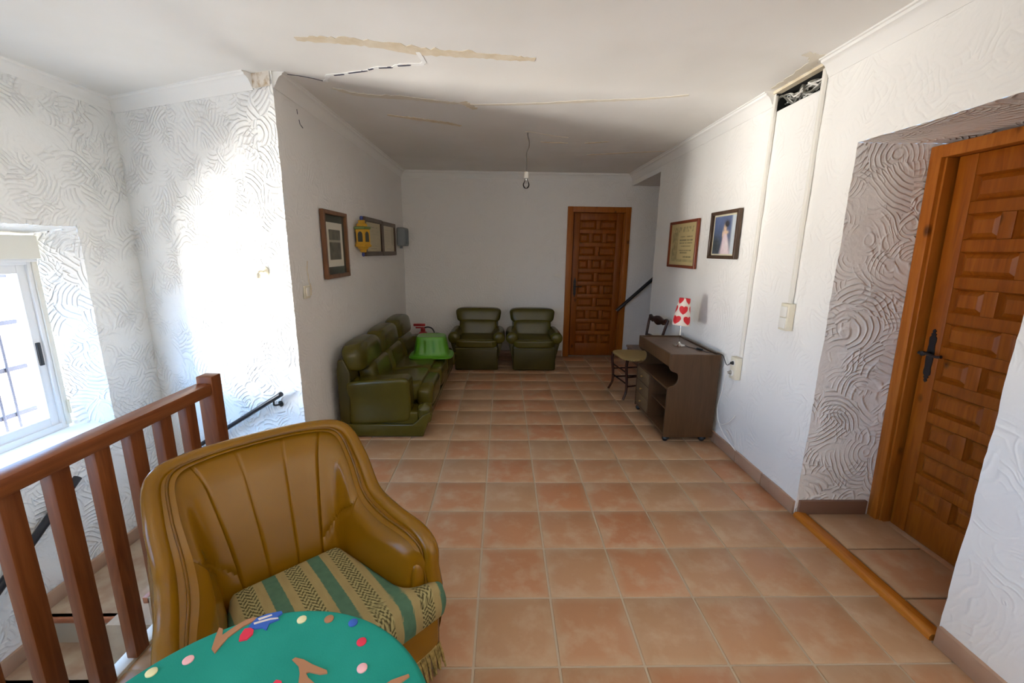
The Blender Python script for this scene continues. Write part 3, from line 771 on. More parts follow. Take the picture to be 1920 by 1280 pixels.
bm = bmesh.new(); tube(bm, [(0, 0.25, .03+.0), (0, -1.6, -1.30)], .024, 12); link('rail', bm, m_ironrail, hr2)
for y in (0.1, -1.2):
    bm = bmesh.new(); z = .03-(0.25-y)*.719; tube(bm, cr([(0,y,z-.015),(-.02,y,z-.05),(-.056,y,z-.055)], 5), .008, 8); link('bracket', bm, m_iron, hr2)
hr3 = thing('stair_handrail', 'black handrail rising beside the back door on a brass bracket', 'handrail', (1.66, YB-.09, 0))
bm = bmesh.new(); tube(bm, [(0, 0, .71), (.62, 0, 1.295)], .024, 12); link('rail', bm, m_ironrail, hr3)
for x in (.13, .5):
    bm = bmesh.new(); z = .71+x*.943; tube(bm, cr([(x,0,z-.02),(x,.02,z-.05),(x,.088,z-.05)], 5), .007, 8)
    lathe(bm, [(0,.0),(.024,.0),(.024,.006),(0,.006)], (x, .084, z-.05), 14, 'y'); link('bracket', bm, m_brass, hr3)

# ------------------------------------------------------------------ wall sconce on the stairwell wall (lit)
scn = thing('wall_sconce', 'small lit wall lamp glowing on the white stairwell plaster', 'lamp', Vector((XL, YC, 1.36)) + sdir*.225, math.atan2(sdir.y, sdir.x))
# local +x along the wall (to the left in view), local +y points into the room
m_em = bpy.data.materials.new('glowing_bulb'); m_em.use_nodes = True; t_ = m_em.node_tree; t_.nodes.clear()
e_ = t_.nodes.new('ShaderNodeEmission'); e_.inputs[0].default_value = (1, .86, .62, 1); e_.inputs[1].default_value = 14
t_.links.new(e_.outputs[0], t_.nodes.new('ShaderNodeOutputMaterial').inputs[0])
bm = bmesh.new(); lathe(bm, [(0,0),(.036,0),(.036,.008),(.022,.018),(0,.018)], (0,.0,.03), 20, 'y'); link('wall_plate', bm, m_plastic, scn)
bm = bmesh.new(); tube(bm, cr([(0,.012,.03),(0,.045,.034),(.004,.058,.02)], 5), .007, 8); lathe(bm, [(.0,0),(.015,0),(.017,-.03),(0,-.03)], (.004,.058,.02), 14); link('socket', bm, m_plastic, scn)
bm = bmesh.new(); lathe(bm, [(0,-.085),(.014,-.082),(.024,-.07),(.028,-.055),(.024,-.04),(.012,-.025),(.011,-.008),(0,-.008)], (.004,.058,.0), 18); link('bulb', bm, m_em, scn)
SCONCE_W = 0.5
for o_ in (scn,):
    l = bpy.data.lights.new('sconce_light', 'POINT'); l.energy = SCONCE_W; l.color = (1, .85, .62); l.shadow_soft_size = .03
    lo = bpy.data.objects.new('sconce_light', l); C.objects.link(lo); lo.parent = scn; lo.location = (.004, .058, -.085)

# ------------------------------------------------------------------ hanging bulb
BX, BY = .216, 4.13
hb = thing('hanging_bulb', 'bare clear light bulb hanging on a grey cord from the ceiling', 'lamp', (BX, BY, 0))
bm = bmesh.new(); tube(bm, cr([(-.002,0,2.60),(0,0,2.565),(.012,.004,2.52),(.012,.0,2.47),(-.008,0,2.42),(-.006,0,2.35),(-.008,0,2.26)], 6), .0045, 6); link('cord', bm, mat('grey_flex', (.16,.14,.12), .6), hb)
bm = bmesh.new(); lathe(bm, [(0,2.262),(.010,2.262),(.020,2.255),(.021,2.20),(0,2.198)], (-.008,0,0), 18); link('lamp_holder', bm, m_plastic2, hb)
bm = bmesh.new(); lathe(bm, [(.013,2.205),(.013,2.19),(.020,2.175),(.030,2.155),(.031,2.142),(.026,2.125),(.012,2.113),(0,2.111)], (-.008,0,0), 20); gl_ = link('glass_bulb', bm, m_bulb, hb)
bm = bmesh.new(); lathe(bm, [(0,2.205),(.006,2.20),(.004,2.165),(0,2.16)], (-.008,0,0), 8); tube(bm, [(-.02,0,2.155),(-.008,0,2.16),(.004,0,2.155)], .0012, 5); link('filament_stem', bm, m_chrome, gl_)

# ------------------------------------------------------------------ framed pictures
def picture(name, label, loc, face, W, Hh, fw, depth, m_f, art, mat_w=0.0, mat_col=(.7,.65,.5), nu=60, nv=48, glossy=True):
    """local x right across the picture as seen from the front, z up, -y towards the viewer"""
    rot = {'right': R(-90), 'left': R(90)}[face]
    t = thing(name, label, 'picture', loc, rot)
    bm = bmesh.new(); a, b = W/2, Hh/2
    for q in ([(-a,-b),(a,-b),(a-fw,-b+fw),(-a+fw,-b+fw)], [(a,-b),(a,b),(a-fw,b-fw),(a-fw,-b+fw)], [(a,b),(-a,b),(-a+fw,b-fw),(a-fw,b-fw)], [(-a,b),(-a,-b),(-a+fw,-b+fw),(-a+fw,b-fw)]):
        prism(bm, q, -depth, -.001, 'xz', .003, 1)
    link('frame', bm, m_f, t)
    x0, x1, z0, z1 = -a+fw-.003, a-fw+.003, -b+fw-.003, b-fw+.003
    bm = B(x0, x1, -.010, -.004, z0, z1); link('mount', bm, mat(name+'_mount', mat_col, .7), t, 0)
    mx, mz = (mat_w if isinstance(mat_w, tuple) else (mat_w, mat_w))
    px0, px1, pz0, pz1 = x0+mx, x1-mx, z0+mz, z1-mz
    bm = bmesh.new(); grid_surf(bm, lambda u, v: Vector((px0+(px1-px0)*u, -.0105, pz0+(pz1-pz0)*v)), nu, nv)
    colored('print', bm, m_print, lambda c: art((c.x-px0)/(px1-px0), (c.z-pz0)/(pz1-pz0)), t)
    bm = bmesh.new(); bm.faces.new([bm.verts.new(p) for p in ((x0,-.013,z0),(x1,-.013,z0),(x1,-.013,z1),(x0,-.013,z1))]); link('glass', bm, m_picglass, t, 0)
    return t
def mixc(a, b, f): f = max(0, min(1, f)); return tuple(x*(1-f)+y*f for x, y in zip(a, b))
def nz2(u, v, s=1.0): return noise.noise(Vector((u*s, v*s, 1.7)))
def gb(u, v, cx, cy_, sx_, sy_): return math.exp(-((u-cx)/sx_)**2 - ((v-cy_)/sy_)**2)
def art_diploma(u, v):
    c = lin(196,178,128)
    d = 0
    if .10 < u < .92 and .80 < v < .92: d = .45*(nz2(u*30, v*10) > .0)            # heading
    if .08 < u < .30 and .12 < v < .80: d = max(d, .35+.35*nz2(u*14, v*14))          # engraved border figure
    if .08 < u < .94 and .08 < v < .14: d = max(d, .3+.3*nz2(u*20, v*20))
    for (vv, a, b) in ((.68,.40,.86),(.60,.38,.88),(.53,.38,.86),(.46,.42,.80),(.36,.38,.84),(.30,.40,.70),(.20,.55,.85)):
        if abs(v-vv) < .014 and a < u < b and nz2(u*60, vv*50) > -.25: d = max(d, .75)
    return mixc(c, lin(88,84,58), d)
def art_portrait(u, v):
    c = mixc(lin(92,110,150), lin(52,66,84), .7*(1-v)+.3*nz2(u*4, v*4))
    c = mixc(c, lin(196,206,212), 1 if u > .80 else (u-.72)*10)                       # pale curtain on the right
    c = mixc(c, lin(54,62,66), 1.2*gb(u, v, .12, .22, .24, .28))
    w = max(0, 1 - abs(u-.52-.10*(.5-v))/(.07+.36*max(0, .60-v))) if v < .60 else 0
    c = mixc(c, lin(226,206,212), 2.2*w)                                              # pale dress
    c = mixc(c, lin(238,226,226), .9*gb(u, v, .60, .22, .10, .16))
    c = mixc(c, lin(228,196,164), 1.6*gb(u, v, .50, .70, .055, .085) + 1.3*gb(u, v, .56, .57, .09, .045) + 1.2*gb(u, v, .42, .52, .03, .09))
    c = mixc(c, lin(36,34,36), 1.9*gb(u, v, .57, .79, .085, .075))
    return mixc(c, lin(150,150,160), .2*abs(nz2(u*9, v*9)))
def art_engrave(u, v):
    c = lin(214,210,194)
    if .14 < u < .86 and .16 < v < .84:
        q = (v-.16)/.68
        c = mixc(lin(120,118,100), lin(60,60,50), .5+.5*nz2(u*6, v*9))
        if .58 < q < .66: c = lin(160,155,135)
        if q < .55: c = mixc(c, lin(50,50,40), .5*abs(math.sin(u*30)))
    return c
def art_letter(seed):
    def f(u, v):
        c = mixc(lin(205,194,160), lin(190,178,144), .5+.5*nz2(u*3+seed, v*3))
        d = 0
        if abs(v-.84) < .025 and .2 < u < .8: d = .4*(nz2(u*40, seed) > -.1)
        for k in range(12):
            vv = .74-k*.05
            if abs(v-vv) < .010 and .12 < u < .88 and nz2(u*50, vv*60+seed) > -.1: d = .35
        if abs(v-.10) < .02 and .3 < u < .7: d = .3
        return mixc(c, lin(110,100,74), d)
    return f
picture('framed_diploma', 'parchment certificate in a thin reddish wood frame on the right wall', (XR-.006, 4.27, 1.632), 'right', .66, .455, .026, .026, m_frame_r, art_diploma, .004, lin(200,182,132), 110, 80)
picture('framed_picture', 'print of a woman in a pale dress in a dark frame on the right wall', (XR-.006, 3.468, 1.695), 'right', .435, .375, .026, .034, m_frame_d, art_portrait, .016, lin(216,208,180), 70, 60)
picture('framed_engraving', 'grey engraving with pale mount in a brown frame nearest on the left wall', (XL+.006, 3.645, 1.58), 'left', .50, .535, .032, .034, m_frame_b, art_engrave, (.052,.062), lin(58,62,48), 60, 60)
picture('framed_letter', 'yellowed document in a dark frame beside the yellow lantern', (XL+.006, 4.725, 1.672), 'left', .63, .39, .045, .026, m_frame_d, art_letter(1.3), .004, lin(150,140,110), 80, 70)
picture('framed_letter', 'yellowed document in a dark frame nearest the far corner of the left wall', (XL+.006, 5.345, 1.668), 'left', .60, .385, .045, .026, m_frame_d, art_letter(8.1), .004, lin(150,140,110), 80, 70)

# small grey box in the corner of the left wall
gb_ = thing('wall_speaker', 'small grey rounded box fixed high on the left wall by the corner', 'speaker', (XL+.003, 5.93, 1.71))
m_gbx = mat('grey_box', (.22,.24,.25), .55)
bm = bmesh.new(); prism(bm, [(0,-.13),(.085,-.13),(.11,-.10),(.11,.10),(.085,.13),(0,.13)], -.12, .12, 'yz') if False else None
bm = B(0, .105, -.13, .13, -.12, .12, .02, 3); link('case', bm, m_gbx, gb_)
bm = B(.103, .109, -.10, .10, -.09, .09, .002); link('front_grille', bm, mat('grey_grille', (.18,.20,.21), .7), gb_)
bm = B(.01, .04, -.03, .03, -.15, -.118, .004); link('bracket', bm, m_gbx, gb_)

# yellow painted lantern
lt = thing('wall_lantern', 'yellow painted wall lantern with blue tips between the frames', 'lantern', (XL+.004, 4.20, 1.665))
m_yel = mat('yellow_paint', (.56,.30,.015), .45); m_blue = mat('blue_paint', (.035,.05,.22), .45); m_lg = mat('lantern_dark_glass', (.06,.06,.05), .1)
m_lgr = mat('lantern_green', (.14,.20,.06), .5)
def hexa(bm, prof, c=(.062,0,0)): lathe(bm, prof, c, 6)
bm = bmesh.new(); hexa(bm, [(.066,-.075),(.072,-.070),(.072,.062),(.066,.068)]); link('body', bm, m_yel, lt, 20)
bm = bmesh.new(); hexa(bm, [(.074,.066),(.084,.072),(.084,.086),(.070,.092)]); link('upper_moulding', bm, m_lgr, lt, 20)
bm = bmesh.new(); hexa(bm, [(.070,-.098),(.082,-.092),(.082,-.078),(.074,-.072)]); link('lower_moulding', bm, m_yel, lt, 20)
bm = bmesh.new(); hexa(bm, [(.055,.090),(.050,.115),(.032,.125),(.034,.148),(.018,.152)]); link('top_tier', bm, m_yel, lt, 20)
bm = bmesh.new(); hexa(bm, [(.018,-.150),(.030,-.145),(.034,-.122),(.050,-.112),(.056,-.096)]); link('bottom_tier', bm, m_yel, lt, 20)
bm = bmesh.new(); lathe(bm, [(.010,.150),(.016,.160),(.016,.178),(.009,.188),(0,.190)], (.062,0,0), 12); link('finial', bm, m_blue, lt)
bm = bmesh.new(); lathe(bm, [(0,-.188),(.009,-.186),(.014,-.170),(.012,-.152),(.010,-.148)], (.062,0,0), 12); link('finial', bm, m_blue, lt)
for k in range(6):
    a = R(30+60*k); 
    if math.cos(a) < -.9: continue
    bm = bmesh.new(); rr = .072*math.cos(R(30))
    poly = [(-.022,-.05),(.022,-.05),(.022,.015)] + [(.022*math.cos(t), .015+.030*math.sin(t)) for t in (R(30), R(60), R(90), R(120), R(150))] + [(-.022,.015)]
    prism(bm, poly, -.002, .003, 'xz'); bmesh.ops.transform(bm, matrix=Matrix.Translation((.062,0,0)) @ Matrix.Rotation(a, 4, 'Z') @ Matrix.Translation((rr,0,0)) @ Matrix.Rotation(R(90), 4, 'Z'), verts=bm.verts[:])
    link('arched_window', bm, m_lg, lt, 20)

# ------------------------------------------------------------------ conduits, switches and sockets
def conduit(name, label, y, z0, z1, lean=.0):
    bm = bmesh.new(); box(bm, -.020, 0, -.011, .011, z0, z1, .003)
    for v in bm.verts: v.co.y += lean*(v.co.z-z0)
    o = link(name, bm, m_plastic2); o.location = (XR-.004, y, 0); tag(o, label, 'cable trunking')
conduit('cable_trunking', 'thin white cable trunking running down to the wall socket', 3.03, .80, 2.56, -.012)
conduit('cable_trunking', 'thin white cable trunking running down to the double light switch', 2.575, 1.255, 2.56, -.002)
sw = thing('light_switch', 'cream double light switch box below the trunking on the right wall', 'switch', (XR-.004, 2.575, 1.17))
link('box', B(-.040, 0, -.040, .040, -.082, .085, .004), m_plastic, sw)
for z in (-.035, .035): link('rocker', B(-.048, -.039, -.030, .030, z-.033, z+.032, .003), m_plastic2, sw)
so = thing('wall_socket', 'cream double wall socket box with plugs beside the brown cabinet', 'socket', (XR-.004, 3.06, .705))
link('box', B(-.042, 0, -.042, .042, -.085, .085, .004), m_plastic, so)
for z in (-.038, .04):
    bm = bmesh.new(); lathe(bm, [(0,-.046),(.024,-.046),(.024,-.041),(0,-.041)], (0,0,z), 18, 'x'); link('outlet', bm, m_plastic2, so)
s2 = thing('light_switch', 'small cream light switch on the left wall near the stained patch', 'switch', (XL+.004, 3.075, 1.245))
link('box', B(0, .010, -.045, .045, -.045, .045, .003), m_plastic, s2); link('rocker', B(.009, .016, -.022, .022, -.03, .03, .003), m_plastic2, s2)
s3 = thing('light_switch', 'small white light switch on the back wall beside the door', 'switch', (.80, YB-.003, 1.205))
link('box', B(-.05, .05, -.010, 0, -.025, .025, .003), m_plastic2, s3); link('rocker', B(-.03, .03, -.015, -.009, -.015, .015, .002), m_plastic2, s3)
# stain above the left switch, hairline marks in the plaster (children of the wall)
wl = bpy.data.objects['wall_left']
def wmark(name, pts, w, m):
    bm = bmesh.new(); P = cr([(XL+.006, y, z) for y, z in pts], 5); tube(bm, P, [(.002, w*(.6+.8*random.random())) for _ in P], 6, ref=(1,0,0)); link(name, bm, m, wl)
wmark('stain', [(3.13,1.46),(3.115,1.40),(3.125,1.35),(3.13,1.30)], .006, m_filler)
wmark('stain', [(3.14,1.30),(3.15,1.26),(3.14,1.215)], .011, m_filler)
wmark('crack', [(3.17,2.47),(3.175,2.44)], .003, m_crack); wmark('crack', [(3.19,2.41),(3.20,2.385)], .003, m_crack); wmark('crack', [(3.20,2.385),(3.24,2.37)], .003, m_crack)

# ------------------------------------------------------------------ green leather three seat sofa
sf = thing('green_sofa', 'long green leather three seat sofa along the left wall', 'sofa', (-1.0, 4.42, 0))
SY0, SY1 = 3.34, 5.345
def S(v): return Vector((v[0]+1.0, v[1]-4.42, v[2]))
def sb(name, bm, m=m_green, parent=sf, sm=60):
    bmesh.ops.translate(bm, verts=bm.verts[:], vec=(1.0, -4.42, 0)); return link(name, bm, m, parent, sm)
sb('base', B(-1.30, -.70, SY0+.03, SY1-.03, .02, .22, .02, 3))
bm = bmesh.new(); prism(bm, [(-1.29,.012),(-.66,.012),(-.63,.10),(-.595,.20),(-.60,.225),(-.66,.20),(-.70,.155),(-.745,.118),(-1.29,.118)], SY0+.0, SY0+.05, 'xz', .008, 3); sb('side_plinth', bm)
bm = bmesh.new(); prism(bm, [(-1.29,.012),(-.66,.012),(-.63,.10),(-.595,.20),(-.60,.225),(-.66,.20),(-.70,.155),(-.745,.118),(-1.29,.118)], SY1-.05, SY1, 'xz', .008, 3); sb('side_plinth', bm)
bm = bmesh.new(); prism(bm, [(-.70,.012),(-.665,.012),(-.635,.10),(-.615,.18),(-.68,.2)], SY0+.04, SY1-.04, 'xz'); sb('front_plinth', bm)
for ya in (SY0, SY1-.21):
    out = -1 if ya == SY0 else 1
    def afn(q, out=out):
        k = (q.z+.2)/.4
        q.y += out*.022*max(0, k-.45)*2 - out*.012*math.sin(k*math.pi)
        q.z += .018*(q.x/.25)
        return q
    sb('arm', PF((-1.025, ya+.105, .31), (.262, .098, .195), 9, 14, fn=afn))
seg = (SY1-SY0-.40)/3
for i in range(3):
    yc = SY0+.20+seg*(i+.5)
    sb('seat_cushion', PF((-.945, yc, .315), (.235, seg/2+.004, .095), 7, 12, fn=lambda q: Vector((q.x, q.y, q.z - .02*(-q.x/.235)))))
    sb('front_bolster', PF((-.685, yc, .285), (.085, seg/2+.004, .105), 4, 10))
    bl = (SY1-SY0-.06)/3; yb2 = SY0+.03+bl*(i+.5)
    sb('lower_back_cushion', PF((-1.165, yc, .475), (.085, seg/2+.004, .115), 5, 12, fn=lambda q: Vector((q.x - q.z*.25, q.y, q.z))))
    sb('back_bolster', PF((-1.235, yb2, .655), (.095, bl/2+.003, .118), 4, 12, fn=lambda q: Vector((q.x - q.z*.15, q.y, q.z + .012*math.cos(q.y/bl*math.pi)))))
bm = bmesh.new(); prism(bm, [(-1.345,.03),(-1.27,.03),(-1.24,.55),(-1.29,.67),(-1.335,.66),(-1.35,.58)], SY0+.012, SY1-.012, 'xz', .01, 3); sb('back_panel', bm, m_green2)
# gathered front corner flap
for ya, s in ((SY0+.02, 1), (SY1-.02, -1)):
    sb('corner_gather', PF((-.650, ya+s*.055, .200), (.060, .060, .085), 3.0, 10, fn=lambda q: q + Vector((.012*noise.noise(q*30), 0, .014*noise.noise(q*26+Vector((3,1,2)))))))

# upside-down green washing-up basin on the sofa
bs = thing('green_basin', 'bright green plastic basin upside down on the sofa seat', 'basin', (-.775, 4.56, .424), R(2))
bs.scale = (.92, .95, 1.0)
def basin_pt(u, v):
    a = 2*math.pi*u
    prof = [(.150,.0),(.156,.175),(.168,.172),(.172,.155),(.205,.02),(.212,.012),(.250,.004),(.256,-.004),(.254,-.010)]
    prof = [(.0,.205),(.10,.206),(.140,.210),(.158,.208),(.168,.195),(.186,.105),(.203,.026),(.214,.012),(.246,.006),(.254,.0),(.252,-.008)]
    t = v*(len(prof)-1); i = min(int(t), len(prof)-2); f = t-i
    r_ = prof[i][0]*(1-f)+prof[i+1][0]*f; z = prof[i][1]*(1-f)+prof[i+1][1]*f
    e = 5.0; ca, sa = math.cos(a), math.sin(a)
    k = (abs(ca)**e + abs(sa)**e)**(-1/e); k = k*.9 + .1
    fl = 1.0
    if 4 < t < 6: fl = 1 - .05*max(0, math.sin(a*12))**.6*math.sin((t-4)/2*math.pi)
    tilt = .03*math.cos(a)*r_/.25
    return Vector((r_*ca*k*fl*1.0, r_*sa*k*fl*.80, z+.006+.0*tilt))
bm = bmesh.new(); grid_surf(bm, basin_pt, 112, 40, True); bmesh.ops.remove_doubles(bm, verts=bm.verts[:], dist=1e-5)
o_ = link('basin_shell', bm, m_basin, bs); md = o_.modifiers.new('s', 'SOLIDIFY'); md.thickness = .003
bm = bmesh.new(); tube(bm, [basin_pt(k/64, 9.6/10) + Vector((0,0,-.006)) for k in range(65)], .005, 8, False); link('rim', bm, m_basin, bs)

# fire extinguisher behind the sofa end
fe = thing('fire_extinguisher', 'red fire extinguisher with black hose standing in the corner behind the sofa', 'fire extinguisher', (-1.10, 5.80, 0))
fe.scale = (1.1, 1.1, 1.14)
bm = bmesh.new(); lathe(bm, [(0,.004),(.070,.004),(.078,.02),(.078,.30),(.070,.345),(.045,.378),(.028,.39),(0,.392)], (0,0,0), 28); link('cylinder', bm, m_red, fe)
bm = bmesh.new(); lathe(bm, [(.028,.388),(.030,.392),(.026,.43),(.018,.44),(0,.44)], (0,0,0), 18); link('valve', bm, m_red, fe)
bm = bmesh.new(); box(bm, -.115, .03, -.014, .014, .452, .482, .004); box(bm, -.09, .012, -.011, .011, .425, .440, .003); link('squeeze_handle', bm, m_red, fe)
bm = bmesh.new(); tube(bm, cr([(.02,0,.432),(.07,0,.440),(.125,-.01,.415),(.15,-.01,.33),(.13,-.01,.20),(.115,-.01,.12)], 7), .009, 8); link('hose', bm, m_black, fe)

# ------------------------------------------------------------------ two green armchairs by the back wall
def green_chair(name, label, loc, rz, grp):
    t = thing(name, label, 'armchair', loc, rz, grp)     # local: -y front, origin at centre of base
    link('base', B(-.278, .278, -.36, .34, .012, .335, .018, 3), m_green2, t, 60)
    bm = PF((0, -.13, .362), (.280, .255, .062), 6, 12); link('seat_cushion', bm, m_green, t, 60)
    bm = bmesh.new(); tube(bm, [(-.27, -.362, .295), (.27, -.362, .295)], .006, 8); link('front_welt', bm, m_green, t)
    bm = PF((0, .165, .495), (.262, .085, .115), 5, 12, fn=lambda q: Vector((q.x, q.y + q.z*.25, q.z))); link('lower_back_cushion', bm, m_green, t, 60)
    bm = PF((0, .235, .655), (.312, .095, .105), 4.5, 12, fn=lambda q: Vector((q.x*(1+.05*(q.z/.1)), q.y + q.z*.2, q.z))); link('headrest', bm, m_green, t, 60)
    bm = bmesh.new(); prism(bm, [(.20,.05),(.335,.05),(.40,.60),(.37,.74),(.31,.735),(.25,.5)], -.275, .275, 'yz', .01, 2); link('back_panel', bm, m_green2, t)
    for s in (-1, 1):
        bm = bmesh.new(); prof = [(0,-.345),(.05,-.342),(.074,-.325),(.080,-.29),(.078,.05),(.072,.20),(0,.21)]
        lathe(bm, prof, (s*.292, 0, .432), 24, 'y'); arm = link('arm', bm, m_green, t, 60)
        bm = bmesh.new(); prism(bm, [(s*.275,.14),(s*.285,.14),(s*.345,.40),(s*.30,.44),(s*.262,.40)], -.30, .22, 'xz', .006, 2); link('arm_side', bm, m_green2, t)
    return t
gca = green_chair('green_armchair', 'green leather armchair next to the sofa, left of the back wall pair', (-.338, 5.735, 0), 0, 'green armchairs at the back wall')
dup(gca, (.418, 5.735, 0), 0, 'green leather armchair nearest the wooden door, right of the back wall pair', 'green armchairs at the back wall')

# ------------------------------------------------------------------ brown cabinet on castors
cbn = thing('rolling_cabinet', 'dark brown wooden cabinet on castors with drawers and open shelves', 'cabinet', (1.555, 3.66, 0))
CX0, CX1, CY0, CY1, CZ = 1.345, 1.755, 3.265, 4.055, .757
def cl(name, bm, m=m_cab, par=cbn, sm=35):
    bmesh.ops.translate(bm, verts=bm.verts[:], vec=(-1.555, -3.66, 0)); return link(name, bm, m, par, sm)
arc1 = [(1.353,.635),(1.36,.622),(1.375,.612),(1.40,.606),(1.418,.595),(1.427,.575),(1.428,.545),(1.420,.520),(1.40,.500),(1.38,.490),(1.358,.482)]
side = [(CX0,.048),(CX1,.048),(CX1,CZ),(CX0,CZ),(CX0,.65)] + arc1 + [(CX0,.472)]
for ya in (CY0, CY1-.018):
    bm = bmesh.new(); prism(bm, side, ya, ya+.018, 'xz', .0015, 1); cl('side_panel', bm)
cl('top_panel', B(CX0+.02, CX1-.004, CY0+.017, CY1-.017, CZ-.030, CZ-.010), m_cabtop, sm=0)
cl('front_fascia', B(CX0, CX0+.02, CY0+.017, CY1-.017, CZ-.105, CZ-.001, .002))
cl('back_rim', B(CX1-.018, CX1, CY0+.017, CY1-.017, CZ-.06, CZ+.0, .002))
cl('middle_shelf', B(CX0+.004, CX1-.02, CY0+.017, CY1-.017, .455, .473, .001))
cl('bottom_panel', B(CX0+.004, CX1-.02, CY0+.017, CY1-.017, .06, .078, .001))
cl('back_panel', B(CX1-.02, CX1-.014, CY0+.017, CY1-.017, .05, CZ-.03), sm=0)
YD = 3.70
cl('divider', B(CX0+.006, CX1-.02, YD-.009, YD+.009, .077, .456, .001))
cl('inner_shelf', B(CX0+.03, CX1-.02, CY0+.017, YD-.008, .262, .278, .001))
for k in range(3):
    z0 = .080+k*.125
    dr = cl('drawer', B(CX0+.002, CX0+.022, YD+.012, CY1-.020, z0+.002, z0+.122, .002), m_drawer)
    bm = bmesh.new(); lathe(bm, [(0,-.022),(.009,-.020),(.010,-.013),(.005,-.008),(.005,.002),(0,.002)], (CX0+.002, (YD+CY1)/2, z0+.062), 14, 'x')
    bmesh.ops.translate(bm, verts=bm.verts[:], vec=(-1.555, -3.66, 0)); link('knob', bm, m_brass, dr)
for x in (CX0+.03, CX1-.07):
    for y in (CY0+.035, CY1-.035):
        bm = bmesh.new(); lathe(bm, [(0,-.014),(.018,-.014),(.024,-.010),(.024,.010),(.018,.014),(0,.014)], (x, y, .0245), 16, 'y')
        cs = cl('castor', bm, m_black); bm = bmesh.new(); lathe(bm, [(0,.026),(.028,.026),(.022,.046),(0,.052)], (x+.008, y, 0), 14); bmesh.ops.translate(bm, verts=bm.verts[:], vec=(-1.555, -3.66, 0)); link('castor_housing', bm, m_black, cs)

# heart lamp on the cabinet
LX, LY, LZ = 1.565, 3.64, CZ-.0095
lp = thing('heart_lamp', 'small chrome table lamp with red heart patterned white shade', 'lamp', (LX, LY, LZ), R(0))
bm = bmesh.new(); lathe(bm, [(0,0),(.052,0),(.054,.004),(.048,.009),(.024,.014),(.014,.022),(.009,.03),(.006,.034),(0,.034)], n=28); link('base', bm, m_chrome, lp)
bm = bmesh.new(); lathe(bm, [(.005,.03),(.005,.09),(.008,.094),(.005,.098),(.0045,.22),(0,.22)], n=12); link('stem', bm, m_chrome, lp)
bm = bmesh.new(); grid_surf(bm, lambda u, v: Vector(((.076-.030*v)*math.cos(2*math.pi*u), (.076-.030*v)*math.sin(2*math.pi*u), .185+.235*v)), 220, 70, True)
def hearts(c):
    v = (c.z-.185)/.235; a = math.atan2(c.y, c.x); rad = .06; s = a*rad
    best = 0
    for row in range(3):
        for k in range(4):
            cu = (k+(.5 if row % 2 else 0)-2)*2*math.pi*rad/4 + .01; cv = .040+row*.088
            dx = (s-cu+math.pi*rad) % (2*math.pi*rad)-math.pi*rad; x = dx/.044; y = (v*.235-cv)/.044
            if (x*x+y*y-.55)**3 - x*x*y**3*1.2 < 0: best = 1
    return lin(206,22,34) if best else lin(226,212,200)
m_shade = mat('heart_shade', (1,1,1), .6); N = NT(m_shade); at = N.n('ShaderNodeAttribute', attribute_name='Col'); N.l(at.outputs['Color'], N.b.inputs['Base Color'])
o_ = colored('lamp_shade', bm, m_shade, hearts, lp); md = o_.modifiers.new('s', 'SOLIDIFY'); md.thickness = .0015
o_.rotation_euler = (0, R(-4), R(195)); o_.location = (-.012, 0, 0)
bm = bmesh.new()
for k in range(3):
    a = 2*math.pi*k/3; tube(bm, [(0,0,.215), (.070*math.cos(a), .070*math.sin(a), .192)], .0012, 5)
link('shade_support', bm, m_chrome, lp)
cd = thing('lamp_cord', 'black lamp cord with inline switch lying on the cabinet top', 'cord', (LX, LY, LZ))
bm = bmesh.new(); tube(bm, cr([(.045,-.02,.006),(.06,-.07,.003),(.085,-.11,.0035),(.10,-.15,.006)], 6), .0028, 6); 
tube(bm, cr([(.112,-.20,.006),(.13,-.25,.0035),(.165,-.31,.012),(.19,-.37,.013),(.196,-.40,.0),(.199,-.45,-.05),(.197,-.50,-.03),(.182,-.565,-.002)], 7), .0028, 6); link('flex', bm, m_black, cd)
bm = bmesh.new(); box(bm, -.012, .012, -.030, .030, 0, .016, .005, 2, Matrix.Translation((.106,-.175,.001)) @ Matrix.Rotation(R(14), 4, 'Z')); link('inline_switch', bm, m_black, cd)
bm = bmesh.new(); lathe(bm, [(0,-.022),(.008,-.022),(.014,-.006),(.016,0),(0,.0)], (1.743-LX, 3.06-LY, .745-LZ), 14, 'x'); link('plug', bm, m_black, cd)
wc = thing('white_cable', 'white cable hanging in a loop from the wall socket beside the brown cabinet', 'cord', (XR-.047, 3.075, .667))
bm = bmesh.new(); lathe(bm, [(0,-.026),(.009,-.026),(.015,-.008),(.017,0),(0,0)], (0,0,0), 14, 'x'); link('plug', bm, mat('grey_plug', (.3,.28,.25), .5), wc)
bm = bmesh.new(); tube(bm, cr([(-.024,0,0),(-.032,.02,-.06),(-.022,.035,-.11),(-.012,.09,-.23),(-.008,.118,-.334),(-.008,.091,-.415),(-.004,.05,-.443),(.010,-.02,-.400),(.024,-.07,-.338),(.032,-.075,-.315)], 8), .0036, 6); link('flex', bm, m_cordw, wc)
bm = bmesh.new(); tube(bm, cr([(-.008,.105,-.385),(-.008,.088,-.425),(-.006,.025,-.477),(.0,-.068,-.524),(.012,-.17,-.562)], 8), .0034, 6); link('flex', bm, m_cordw, wc)

# ------------------------------------------------------------------ rush seated chair
rc = thing('rush_chair', 'dark wooden chair with woven rush seat between cabinet and stairs', 'chair', (1.46, 4.50, 0), R(-82))
